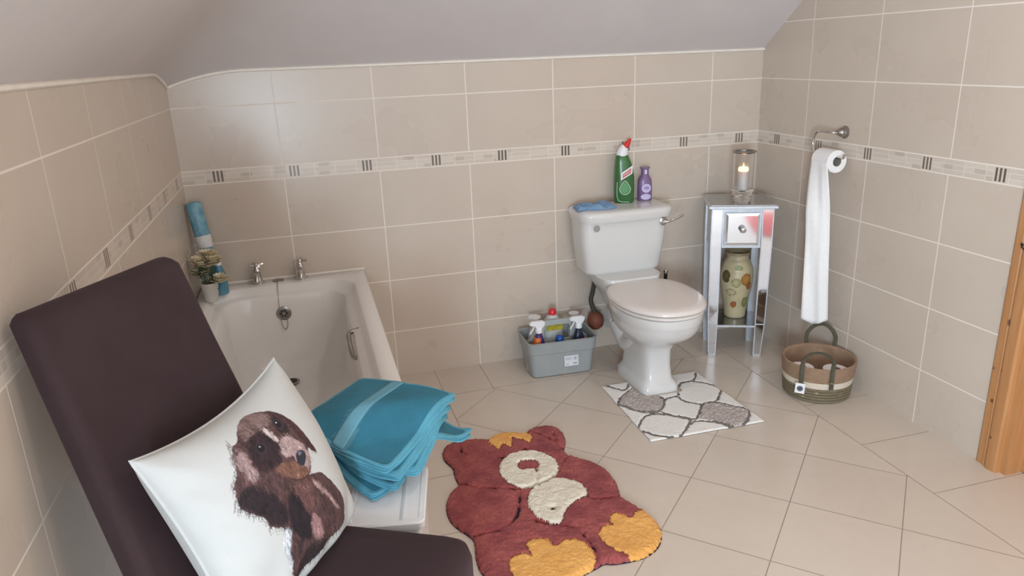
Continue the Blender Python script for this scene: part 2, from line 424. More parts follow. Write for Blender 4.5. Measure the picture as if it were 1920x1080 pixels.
MAT = {'out':[(1.627,-0.474),(1.773,-0.421),(1.909,-0.403),(2.018,-0.444),(2.134,-0.487),(2.121,-0.752),(2.115,-0.985),(1.621,-0.976),(1.622,-0.738)],'shag':[[(1.672,-0.587),(1.735,-0.534),(1.777,-0.51),(1.802,-0.568),(1.847,-0.651),(1.831,-0.691),(1.783,-0.753),(1.728,-0.756),(1.684,-0.709),(1.655,-0.663),(1.638,-0.635)],[(1.969,-0.759),(2.003,-0.745),(2.048,-0.771),(2.077,-0.808),(2.122,-0.859),(2.093,-0.916),(2.035,-0.969),(1.983,-0.974),(1.956,-0.924),(1.921,-0.887),(1.891,-0.86),(1.926,-0.814)]],'lines':[[(1.648,-0.442),(1.681,-0.468),(1.694,-0.499),(1.724,-0.53),(1.762,-0.474),(1.805,-0.428)],[(1.735,-0.534),(1.676,-0.579),(1.634,-0.646)],[(1.835,-0.674),(1.873,-0.651),(1.914,-0.657),(1.907,-0.701),(1.952,-0.744),(1.969,-0.759),(1.937,-0.801),(1.884,-0.866),(1.863,-0.858),(1.834,-0.822),(1.804,-0.8),(1.781,-0.761)],[(1.918,-0.649),(1.948,-0.583),(1.986,-0.537),(2.033,-0.534),(2.084,-0.573),(2.117,-0.626),(2.121,-0.657),(2.081,-0.709),(2.043,-0.75),(1.999,-0.752)],[(1.609,-0.871),(1.625,-0.861),(1.665,-0.803),(1.716,-0.763),(1.775,-0.776),(1.82,-0.818),(1.86,-0.857),(1.834,-0.896),(1.786,-0.942),(1.745,-0.973),(1.703,-0.95),(1.663,-0.921),(1.636,-0.88),(1.616,-0.865)],[(1.834,-0.896),(1.88,-0.872),(1.956,-0.924),(1.983,-0.974)],[(2.1,-0.464),(2.079,-0.51),(2.036,-0.545),(1.986,-0.537)],[(1.638,-0.635),(1.655,-0.663),(1.684,-0.709),(1.728,-0.756),(1.783,-0.753),(1.831,-0.691),(1.847,-0.651),(1.802,-0.568),(1.777,-0.51),(1.735,-0.534)],[(1.969,-0.759),(2.003,-0.745),(2.048,-0.771),(2.077,-0.808),(2.125,-0.86),(2.093,-0.916),(2.035,-0.969),(1.981,-0.977),(1.955,-0.927)],[(2.13,-0.65),(2.133,-0.747),(2.125,-0.86)]]}
DOG = [((98,70,68),[(0.396,0.857),(0.346,0.83),(0.31,0.785),(0.28,0.728),(0.264,0.669),(0.254,0.613),(0.248,0.56),(0.244,0.515),(0.276,0.537),(0.297,0.579),(0.316,0.536),(0.336,0.499),(0.36,0.475),(0.387,0.463),(0.36,0.455),(0.32,0.44),(0.282,0.407),(0.252,0.349),(0.215,0.288),(0.191,0.228),(0.188,0.182),(0.22,0.142),(0.242,0.098),(0.3,0.079),(0.391,0.093),(0.472,0.093),(0.559,0.093),(0.626,0.089),(0.658,0.073),(0.714,0.117),(0.706,0.17),(0.704,0.223),(0.703,0.277),(0.691,0.313),(0.67,0.352),(0.678,0.368),(0.7,0.376),(0.715,0.405),(0.736,0.395),(0.725,0.423),(0.733,0.461),(0.758,0.499),(0.788,0.541),(0.802,0.575),(0.788,0.618),(0.776,0.65),(0.781,0.662),(0.735,0.696),(0.716,0.727),(0.704,0.765),(0.662,0.82),(0.64,0.814),(0.609,0.831),(0.583,0.853),(0.54,0.874),(0.482,0.881),(0.431,0.872)]),((130,106,102),[(0.54,0.874),(0.482,0.881),(0.433,0.87),(0.388,0.842),(0.374,0.808),(0.417,0.784),(0.462,0.793),(0.519,0.81),(0.565,0.801),(0.595,0.793),(0.6,0.815),(0.587,0.846)]),((150,126,124),[(0.655,0.787),(0.635,0.763),(0.639,0.709),(0.641,0.655),(0.658,0.62),(0.693,0.627),(0.69,0.672),(0.702,0.708),(0.7,0.734),(0.679,0.766)]),((48,34,40),[(0.758,0.631),(0.71,0.631),(0.669,0.591),(0.639,0.541),(0.619,0.49),(0.613,0.429),(0.628,0.366),(0.682,0.37),(0.708,0.418),(0.737,0.487),(0.776,0.545),(0.795,0.587)]),((60,41,46),[(0.561,0.798),(0.518,0.799),(0.482,0.775),(0.467,0.727),(0.453,0.688),(0.483,0.65),(0.49,0.607),(0.551,0.61),(0.577,0.609),(0.618,0.629),(0.639,0.671),(0.634,0.715),(0.622,0.754),(0.588,0.778)]),((62,44,48),[(0.374,0.808),(0.343,0.784),(0.327,0.74),(0.338,0.696),(0.369,0.69),(0.403,0.721),(0.414,0.763)]),((205,188,184),[(0.47,0.798),(0.45,0.78),(0.446,0.747),(0.437,0.703),(0.456,0.692),(0.473,0.721),(0.476,0.757)]),((170,146,144),[(0.453,0.688),(0.411,0.701),(0.371,0.682),(0.335,0.64),(0.316,0.595),(0.309,0.551),(0.33,0.505),(0.382,0.479),(0.39,0.523),(0.412,0.566),(0.429,0.596),(0.465,0.619),(0.473,0.654)]),((142,100,84),[(0.559,0.615),(0.512,0.612),(0.461,0.593),(0.418,0.56),(0.393,0.52),(0.356,0.492),(0.39,0.465),(0.439,0.468),(0.478,0.492),(0.505,0.526),(0.534,0.555),(0.552,0.587)]),((70,45,42),[(0.512,0.534),(0.493,0.508),(0.446,0.477),(0.39,0.47),(0.389,0.463),(0.447,0.469),(0.497,0.503)]),((46,46,56),[(0.399,0.596),(0.364,0.599),(0.336,0.577),(0.339,0.549),(0.368,0.529),(0.393,0.52),(0.417,0.545),(0.417,0.569)]),((110,115,128),[(0.384,0.595),(0.358,0.588),(0.358,0.576),(0.386,0.574)]),((52,44,50),[(0.575,0.75),(0.556,0.758),(0.53,0.751),(0.518,0.731),(0.525,0.708),(0.546,0.697),(0.569,0.7),(0.585,0.718)]),((26,18,22),[(0.57,0.747),(0.553,0.752),(0.535,0.746),(0.529,0.73),(0.535,0.715),(0.551,0.709),(0.568,0.714),(0.577,0.73)]),((190,190,196),[(0.557,0.743),(0.549,0.742),(0.55,0.735),(0.559,0.736)]),((58,48,54),[(0.392,0.79),(0.363,0.791),(0.345,0.773),(0.345,0.745),(0.36,0.73),(0.384,0.732),(0.396,0.753),(0.401,0.774)]),((28,20,24),[(0.385,0.785),(0.363,0.783),(0.354,0.768),(0.356,0.749),(0.37,0.74),(0.386,0.747),(0.393,0.764)]),((190,190,196),[(0.38,0.777),(0.37,0.775),(0.372,0.769),(0.383,0.77)]),((82,50,50),[(0.352,0.825),(0.31,0.785),(0.28,0.728),(0.264,0.669),(0.248,0.56),(0.244,0.515),(0.284,0.556),(0.3,0.625),(0.315,0.673),(0.314,0.723),(0.334,0.779)]),((125,88,84),[(0.5,0.499),(0.453,0.468),(0.393,0.447),(0.401,0.376),(0.443,0.318),(0.491,0.313),(0.509,0.373),(0.515,0.425),(0.523,0.468)]),((44,31,39),[(0.537,0.468),(0.51,0.412),(0.508,0.354),(0.492,0.286),(0.51,0.223),(0.538,0.188),(0.596,0.24),(0.625,0.308),(0.628,0.366),(0.601,0.43),(0.567,0.461)]),((156,120,118),[(0.48,0.306),(0.449,0.255),(0.437,0.181),(0.46,0.159),(0.513,0.179),(0.521,0.231),(0.505,0.276)]),((170,140,136),[(0.371,0.433),(0.335,0.371),(0.288,0.283),(0.258,0.205),(0.255,0.164),(0.288,0.225),(0.328,0.309),(0.369,0.374),(0.392,0.408)]),((54,38,40),[(0.516,0.171),(0.391,0.093),(0.472,0.093),(0.559,0.093),(0.639,0.09),(0.676,0.087),(0.641,0.154),(0.57,0.175)]),((205,210,216),[(0.67,0.352),(0.636,0.335),(0.648,0.289),(0.684,0.244),(0.695,0.179),(0.703,0.131),(0.708,0.171),(0.71,0.236),(0.708,0.281),(0.697,0.318)])]

# ------------------------------------------------------------------ the room
def room():
    f = MB().box(-0.1, RW + 1.2, RD - 0.1, 0.1, -0.1, 0.0).build('floor', floor_mat(), smooth=False)
    tag(f, kind='structure')
    wb = MB().box(-0.1, RW + 0.1, 0.0, 0.1, 0.0, 2.5).build('wall_back', tile_mat('back wall tile', 'x', 0.3953, 0.137, 0.3027), smooth=False)
    tag(wb, kind='structure')
    wl = MB().box(-0.1, 0.0, -3.84, 0.0, 0.0, 2.5).box(-0.1, 0.0, RD, -4.76, 0.0, 2.5).box(-0.1, 0.0, -4.76, -3.84, 0.0, .56).box(-0.1, 0.0, -4.76, -3.84, 1.40, 2.5).build('wall_left', tile_mat('left wall tile', 'y', 0.80, 0.151, 0.288), smooth=False)
    tag(wl, kind='structure')
    tr = tile_mat('right wall tile', 'y', 0.357, 0.153, 0.3015)
    w = MB()
    w.box(RW, RW + 0.1, -1.54, 0.0, 0.0, 2.5); w.box(RW, RW + 0.1, RD, -2.36, 0.0, 2.5); w.box(RW, RW + 0.1, -2.36, -1.54, 2.0, 2.5)
    tag(w.build('wall_right', tr, smooth=False), kind='structure')
    # wall behind the camera with the window opening
    w = MB()
    w.box(-0.1, 0.8, RD - 0.1, RD, 0, 2.5); w.box(2.1, RW + 0.1, RD - 0.1, RD, 0, 2.5)
    w.box(0.8, 2.1, RD - 0.1, RD, 0, 0.95); w.box(0.8, 2.1, RD - 0.1, RD, 2.05, 2.5)
    tag(w.build('wall_front', M['plaster'], smooth=False), kind='structure')
    w = MB()
    for a in ((0.8, 0.86, 0.95, 2.05), (2.04, 2.1, 0.95, 2.05), (0.86, 2.04, 0.95, 1.01), (0.86, 2.04, 1.99, 2.05), (1.42, 1.48, 1.01, 1.99)):
        w.box(a[0], a[1], RD - 0.08, RD - 0.02, a[2], a[3])
    tag(w.build('window_1', M['white_plastic'], smooth=False), kind='structure')
    # coved sloping ceiling, hipped over the bath corner
    def smin(a, b, k):
        h = max(k - abs(a - b), 0) / k; return min(a, b) - h * h * k / 4
    def cz(x, d):
        s = smin(HZ + 0.735 * x, HZ + 0.735 * d, 0.22)
        return smin(s, 2.35, 0.12)
    xs = np.concatenate([np.linspace(0, 0.5, 26), np.linspace(0.55, RW, 44)])
    ds = np.concatenate([np.linspace(0, 0.5, 26), np.linspace(0.55, -RD, 72)])
    v = [(x, -d, cz(x, d)) for d in ds for x in xs]; n = len(xs)
    v2 = [(x, y, z + 0.05) for x, y, z in v]; N = len(v)
    f = [(i * n + j, i * n + j + 1, (i + 1) * n + j + 1, (i + 1) * n + j) for i in range(len(ds) - 1) for j in range(n - 1)]
    f2 = [tuple(reversed([q + N for q in a])) for a in f]
    c = MB(); c.v = v + v2; c.f = f + f2; c.c = [None] * (2 * N)
    me = bpy.data.meshes.new('ceiling'); me.from_pydata(c.v, [], c.f); me.update(); me.materials.append(M['plaster'])
    me.polygons.foreach_set('use_smooth', [True] * len(me.polygons))
    o = bpy.data.objects.new('ceiling', me); COL.objects.link(o); tag(o, kind='structure')
    g = MB()
    for y0, y1, z0, z1 in ((-4.76, -4.71, .56, 1.40), (-3.89, -3.84, .56, 1.40), (-4.71, -3.89, .56, .61), (-4.71, -3.89, 1.35, 1.40)): g.box(-.08, .012, y0, y1, z0, z1)
    tag(g.build('window_2', M['white_plastic'], smooth=False), kind='structure')
    # bead of sealant where tiles meet plaster
    pb = [(x, -0.003, cz(x, 0) - 0.004) for x in xs]
    pl = [(0.003, -d, cz(0, d) - 0.004) for d in ds]
    t = MB().tube(pb, 0.0065, 6); tag(t.build('trim_1', M['caulk']), kind='structure')
    t = MB().tube(pl, 0.0065, 6); tag(t.build('trim_2', M['caulk']), kind='structure')
    # architrave profile: offset from wall (x) against distance across (y)
    prof = [(0, 0), (0.006, 0), (0.010, 0.006), (0.011, 0.028), (0.015, 0.032), (0.011, 0.037), (0.013, 0.041), (0.020, 0.045), (0.022, 0.052), (0.021, 0.080), (0.016, 0.087), (0.0, 0.088)]
    y0 = -1.455
    r0 = [(RW - o_, y0 - w_, 0.0) for o_, w_ in prof]; r1 = [(q[0], q[1], 2.02) for q in r0]
    t = MB().loft([r0, r1]); a = t.build('trim_3', M['pine'], angle=0.35); tag(a, kind='structure')
    r0 = [(RW - o_, -2.445 + w_, 0.0) for o_, w_ in prof]; r1 = [(q[0], q[1], 2.02) for q in r0]
    tag(MB().loft([r0, r1]).build('trim_4', M['pine'], angle=0.35), kind='structure')
    # lining and closed leaf
    t = MB().box(RW, RW + 0.12, -1.565, -1.5405, 0, 2.0); t.box(RW, RW + 0.12, -2.3595, -2.335, 0, 2.0)
    tag(t.build('trim_5', M['pine'], smooth=False), kind='structure')
    t = MB().box(RW + 0.07, RW + 0.11, -2.334, -1.566, 0.005, 1.99)
    d = t.build('door_1', M['pine'], smooth=False); tag(d, kind='structure')
    h = MB().lathe([(0.0, 0), (0.026, 0.002), (0.026, 0.008), (0.01, 0.012), (0.01, 0.035), (0.025, 0.045), (0.02, 0.06), (0.0, 0.063)], (0, 0, 0), 20, axis='x')
    h.v = [(RW + 0.07 - q[0], q[1] - 2.26, q[2] + 1.0) for q in h.v]
    h.build('door_handle', M['chrome'], d)
    # downlights in the flat ceiling, behind the camera's view
    em = newmat('downlight lens', rough=0.5); b = em.node_tree.nodes['Principled BSDF']
    b.inputs['Emission Color'].default_value = (*SPOT_COLOR, 1); b.inputs['Emission Strength'].default_value = 14
    for i, (x, y) in enumerate(SPOTS):
        t = empty('ceiling_light', (x, y, 2.35), 0, ['white recessed downlight in flat ceiling nearest the bath', 'white recessed downlight in flat ceiling nearest the pine door', 'white recessed downlight by the window on the bath side', 'white recessed downlight by the window on the door side'][i], 'ceiling light', 'recessed downlights')
        MB().lathe([(0.036, -0.002), (0.036, -0.008), (0.05, -0.008), (0.052, -0.002), (0.052, 0.0)], (0, 0, 0), 24, False, False).build('rim', M['white_plastic'], t)
        MB().lathe([(0.0, -0.004), (0.036, -0.004), (0.036, -0.001)], (0, 0, 0), 24).build('lens', em, t)
        l = bpy.data.lights.new('downlight', 'AREA'); l.shape = 'DISK'; l.size = 0.07; l.energy = SPOT_POWER; l.color = SPOT_COLOR
        lo = bpy.data.objects.new('downlight', l); COL.objects.link(lo); lo.parent = t; lo.location = (0, 0, -0.012)
room()

# small dark hook on the architrave
t = empty('hook_latch', (RW - 0.023, -1.508, 0.79), 0, 'small dark iron hook screwed into the pine architrave', 'hook')
MB().tube(smooth_path([(0, 0.012, 0.012), (-0.006, 0.008, 0.006), (-0.007, 0.0, 0.0), (-0.006, -0.008, 0.0), (-0.006, -0.014, 0.006), (-0.006, -0.018, 0.0)], 5), 0.0022, 8).build('hook', M['black'], t)
MB().lathe([(0.0, 0), (0.005, -0.001), (0.004, -0.003), (0, -0.004)], (0, 0, 0), 12, axis='x').build('eye_plate', M['black'], t).location = (0, 0.012, 0.012)

# ------------------------------------------------------------------ bath
def bath():
    L = 1.55; W = 0.685; H = 0.545
    t = empty('bathtub', (0, 0, 0), 0, 'white acrylic bathtub built in along the left tiled wall', 'bathtub')
    e = 0.0015
    R = [rrect(e, W, -L, -e, 0.012, H - 0.045), rrect(e, W, -L, -e, 0.012, H - 0.008), rrect(e + .006, W - 0.006, -L + 0.006, -e - .006, 0.012, H),
         rrect(0.05, 0.632, -1.43, -0.098, 0.13, H), rrect(0.056, 0.626, -1.424, -0.104, 0.128, H - 0.004),
         rrect(0.066, 0.616, -1.41, -0.112, 0.122, H - 0.028), rrect(0.074, 0.606, -1.40, -0.118, 0.118, H - 0.036), rrect(0.092, 0.588, -1.38, -0.130, 0.11, H - 0.040),
         rrect(0.098, 0.582, -1.37, -0.134, 0.108, H - 0.048), rrect(0.108, 0.572, -1.34, -0.140, 0.11, 0.42), rrect(0.12, 0.56, -1.26, -0.150, 0.12, 0.30), rrect(0.135, 0.545, -1.18, -0.165, 0.12, 0.22),
         rrect(0.155, 0.525, -1.12, -0.185, 0.12, 0.18), rrect(0.19, 0.49, -1.06, -0.215, 0.10, 0.160), rrect(0.25, 0.43, -1.0, -0.30, 0.08, 0.153)]
    MB().loft(R, False, True).build('tub_shell', M['bath'], t, angle=1.2)
    MB().box(W - 0.022, W - 0.01, -L + 0.01, -e, 0.0, H - 0.04).build('side_panel', M['bath'], t, smooth=False)
    MB().box(e, W - 0.023, -L + 0.008, -L + 0.02, 0.0, H - 0.04).build('end_panel', M['bath'], t, smooth=False)
    # overflow rose on the tap end, with chain and plug
    oy = -0.139
    ov = MB().lathe([(0.0, 0.0), (0.030, 0.0), (0.031, -0.004), (0.026, -0.008), (0.019, -0.008), (0.017, -0.005), (0.0, -0.005)], (0, 0, 0), 28, axis='y').build('overflow_rose', M['brushed'], t)
    ov.location = (0.326, oy, 0.427)
    h = MB()
    for k in range(6):
        a = k * PI / 3; h.lathe([(0.0, -0.006), (0.0042, -0.0062), (0.0042, -0.009), (0, -0.009)], (0.011 * math.cos(a), 0, 0.011 * math.sin(a)), 10, axis='y')
    h.build('overflow_holes', M['black'], ov)
    MB().lathe([(0, 0), (0.024, 0), (0.024, 0.004), (0, 0.006)], (0.316, -0.045, H), 20).build('chain_stay', M['brushed'], t)
    ch = smooth_path([(0.316, -0.055, H + 0.006), (0.314, -0.10, H + 0.003), (0.313, -0.128, H - 0.035), (0.311, -0.146, 0.45), (0.312, -0.152, 0.405), (0.316, -0.156, 0.375), (0.326, -0.157, 0.36), (0.336, -0.156, 0.375), (0.338, -0.152, 0.405)], 12)
    b = MB()
    for i in range(0, len(ch), 1):
        x, y, z = ch[i]; b.lathe([(0, -0.0019), (0.0016, -0.0009), (0.0016, 0.0009), (0, 0.0019)], (x, y, z), 6)
    b.tube(ch, 0.0007, 5)
    b.build('plug_chain', M['brushed'], t)
    MB().lathe([(0.0, 0.162), (0.030, 0.162), (0.033, 0.166), (0.028, 0.168), (0.022, 0.165), (0, 0.164)], (0.326, -0.265, 0), 24).build('waste_ring', M['brushed'], t)
    MB().lathe([(0.0, 0.1655), (0.023, 0.1655), (0.022, 0.169), (0, 0.169)], (0.326, -0.265, 0), 20).build('waste_hole', M['black'], t)
    # recessed grab handle on the outer side
    MB().tube(smooth_path([(0.606, -0.665, 0.503), (0.580, -0.672, 0.500), (0.566, -0.695, 0.495), (0.566, -0.80, 0.480), (0.572, -0.865, 0.478), (0.606, -0.885, 0.485)], 6), 0.0085, 10).build('grip', M['brushed'], t)
    # pillar taps
    for k, x in enumerate((0.236, 0.414)):
        g = MB()
        g.lathe([(0, 0), (0.027, 0.0), (0.027, 0.006), (0.019, 0.012), (0.015, 0.03), (0.014, 0.05), (0.017, 0.054), (0.012, 0.062), (0.010, 0.072), (0, 0.072)], (x, -0.047, H), 20)
        g.tube(smooth_path([(x, -0.05, H + 0.036), (x, -0.078, H + 0.043), (x, -0.103, H + 0.038), (x, -0.112, H + 0.020)], 6), [0.012] * 6 + [0.011] * 6 + [0.010] * 7, 12)
        tp = g.build('tap', M['chrome'], t)
        c = MB(); a0 = 0.4 + k * 0.9
        c.lathe([(0, 0.07), (0.009, 0.071), (0.010, 0.08), (0.006, 0.086), (0, 0.087)], (x, -0.047, H), 14)
        for q in range(4):
            a = a0 + q * PI / 2
            p0 = (x, -0.047, H + 0.078); p1 = (x + 0.022 * math.cos(a), -0.047 + 0.022 * math.sin(a), H + 0.079); p2 = (x + 0.030 * math.cos(a), -0.047 + 0.030 * math.sin(a), H + 0.080)
            c.tube([p0, p1, p2], [0.0038, 0.0045, 0.0062], 8)
        c.build('cross_handle', M['chrome'], tp)
bath()
MB_CAULK = MB().tube([(0.004, -0.004, 0.547), (0.686, -0.004, 0.547)], 0.005, 6)
tag(MB_CAULK.build('trim_6', M['caulk']), kind='structure')

# ------------------------------------------------------------------ toilet
def toilet():
    cx = 1.865
    t = empty('toilet', (cx, 0, 0), 0, 'white close-coupled toilet standing against the back wall', 'toilet')
    S = [(0.0, -.445, .158, .088, 7), (.03, -.445, .158, .088, 7), (.042, -.445, .150, .080, 6), (.06, -.443, .142, .070, 5), (.12, -.440, .138, .066, 4.5), (.19, -.440, .138, .068, 4.5), (.225, -.450, .150, .082, 4),
         (.245, -.465, .175, .108, 3), (.27, -.48, .205, .138, 2.6), (.30, -.495, .228, .160, 2.4), (.335, -.505, .240, .172, 2.3), (.352, -.508, .243, .175, 2.3), (.356, -.508, .246, .179, 2.3), (.392, -.508, .248, .181, 2.3), (.396, -.508, .240, .172, 2.3)]
    b = MB().loft([sup(0, cy, hw, hl, n, z) for z, cy, hl, hw, n in S])
    # rear shelf carrying the cistern
    K = [(.17, -.25, .06, .055, 3), (.25, -.23, .10, .07, 3), (.33, -.20, .15, .095, 3.5), (.39, -.175, .165, .125, 4), (.425, -.165, .16, .142, 5), (.447, -.160, .155, .15, 5)]
    b.loft([sup(0, cy, hw, hl, n, z) for z, cy, hl, hw, n in K])
    # trap showing at the sides of the pedestal
    b.tube(smooth_path([(0, -.46, .24), (0, -.38, .17), (0, -.30, .14), (0, -.24, .17), (0, -.20, .19)], 6), 0.06, 16, flat=0.074, up=(0, 0, 1))
    b.build('pan', M['porcelain'], t, angle=0.9)
    C = [(.440, -.112, .080, .165, 6), (.447, -.112, .088, .182, 6), (.46, -.113, .092, .19, 6), (.60, -.118, .100, .207, 6), (.702, -.120, .104, .213, 6)]
    MB().loft([sup(0, cy, hw, hl, n, z, 56) for z, cy, hl, hw, n in C]).build('cistern', M['porcelain'], t, angle=0.9)
    C = [(.700, -.130, .114, .215, 5), (.702, -.131, .122, .222, 5), (.728, -.133, .130, .228, 5), (.742, -.133, .128, .226, 5), (.749, -.133, .118, .216, 5), (.751, -.133, .09, .19, 5)]
    lid = MB().loft([sup(0, cy, hw, hl, n, z, 56) for z, cy, hl, hw, n in C]).build('cistern_lid', M['porcelain'], t, angle=0.9)
    # seat ring and domed lid
    def egg(z, cy, hl, hw, k=48):
        out = []
        for j in range(k):
            a = 2 * PI * j / k; c, s = math.cos(a), math.sin(a)
            w = hw * (1 + 0.05 * s); out.append((w * math.copysign(abs(c) ** .88, c), cy + hl * math.copysign(abs(s) ** (.92 if s < 0 else .80), s), z))
        return out
    MB().loft([egg(.398, -.525, .236, .180), egg(.400, -.525, .240, .184), egg(.410, -.525, .240, .184), egg(.413, -.525, .234, .178)]).build('seat', M['seat'], t, angle=0.9)
    MB().loft([egg(.415, -.525, .240, .184), egg(.419, -.525, .246, .190), egg(.428, -.525, .246, .190), egg(.436, -.525, .236, .181), egg(.441, -.525, .20, .155), egg(.443, -.525, .13, .10)]).build('seat_lid', M['seat'], t, angle=0.9)
    for s in (-1, 1):
        MB().lathe([(0, -0.03), (0.009, -0.028), (0.009, 0.028), (0, 0.03)], (s * 0.075, -.285, .425), 12, axis='x').build('hinge', M['seat'], t)
    # badge, lever
    MB().lathe([(0, 0.002), (0.014, 0.002), (0.015, -0.003), (0.010, -0.005), (0, -0.005)], (-0.150, -.221, .672), 20, axis='y').build('badge', noisy('grey badge', (150, 148, 146), (160, 158, 156), 20, .5, 0), t)
    lv = MB().lathe([(0, 0.004), (0.019, 0.002), (0.019, -0.006), (0.012, -0.010), (0.010, -0.022), (0, -0.024)], (0.178, -.219, .676), 20, axis='y')
    lv.tube(smooth_path([(0.178, -.237, .676), (0.20, -.243, .678), (0.235, -.245, .690), (0.268, -.243, .703)], 5), [0.0065] * 6 + [0.005] * 5 + [0.0065] * 5, 10)
    lv.build('flush_lever', M['chrome'], t)
    # brown inlet valve with its dark tail, and white waste elbow, at the left side
    v = MB().lathe([(0, -0.046), (0.020, -0.043), (0.036, -0.028), (0.041, 0.0), (0.036, 0.022), (0.022, 0.036), (0.010, 0.042), (0, 0.043)], (0, 0, 0), 20)
    v = v.build('inlet_valve', noisy('reddish brown rubber', (112, 60, 44), (128, 72, 52), 14, 0.6, 0.2), t); v.location = (-0.105, -.095, .185)
    MB().tube(smooth_path([(-0.105, -.095, .22), (-0.118, -.085, .25), (-0.122, -.075, .285), (-0.11, -.07, .32), (-0.1, -.08, .40), (-0.1, -.09, .45)], 5), 0.011, 10).build('supply_hose', noisy('dark olive hose', (52, 50, 42), (66, 62, 52), 30, 0.6, 0.1), t)
    MB().tube(smooth_path([(0, -.20, .195), (0, -.12, .19), (0, -.05, .17), (0, -.004, .16)], 5), 0.052, 24).build('waste_pipe', M['white_plastic'], t)
    MB().lathe([(0.055, -0.012), (0.062, -0.010), (0.062, 0.010), (0.055, 0.012)], (0, -.165, .193), 28, False, False, axis='y').build('pipe_collar', M['white_plastic'], t)
toilet()

# blue cloth folded on the cistern lid
def cloth():
    nx, ny = 46, 24; w = 0.185; d = 0.085
    v = []; cols = []
    P = np.array([(i / (nx - 1), j / (ny - 1)) for j in range(ny) for i in range(nx)])
    n = vnoise(P * [1.0, .8], 6, 3) + 0.6 * vnoise(P, 13, 5)
    e = np.clip(np.minimum(np.minimum(P[:, 0], 1 - P[:, 0]), np.minimum(P[:, 1], 1 - P[:, 1])) / 0.09, 0, 1)
    top = 0.004 + 0.015 * e ** .5 + 0.014 * n * e + 0.003 * np.sin(P[:, 0] * 16 + P[:, 1] * 3) * e
    edge = 0.012 * np.stack([vnoise(P + 3, 5, 8), vnoise(P + 7, 5, 9)], 1)
    X_ = (P[:, 0] - .5) * w + edge[:, 0]; Y_ = (P[:, 1] - .5) * d + edge[:, 1] + 0.010 * np.sin(P[:, 0] * 7)
    b = MB(); N = nx * ny
    vs = [(X_[i], Y_[i], max(top[i], .003)) for i in range(N)] + [(X_[i], Y_[i], 0.0008) for i in range(N)]
    fs = [(j * nx + i, j * nx + i + 1, (j + 1) * nx + i + 1, (j + 1) * nx + i) for j in range(ny - 1) for i in range(nx - 1)]
    fs += [tuple(q + N for q in reversed(f)) for f in fs]
    per = [i for i in range(nx)] + [j * nx + nx - 1 for j in range(1, ny)] + [(ny - 1) * nx + i for i in range(nx - 2, -1, -1)] + [j * nx for j in range(ny - 2, 0, -1)]
    for a in range(len(per)):
        p, q = per[a], per[(a + 1) % len(per)]; fs.append((q, p, p + N, q + N))
    b.add(vs, fs)
    o = b.build('cleaning_cloth', noisy('blue microfibre', (112, 144, 178), (128, 160, 190), 60, 0.95, 0.5, 0.001), angle=2.0)
    o.location = (1.735, -0.150, 0.751)
    tag(o, 'crumpled blue cleaning cloth lying on left end of cistern lid', 'cloth')
cloth()

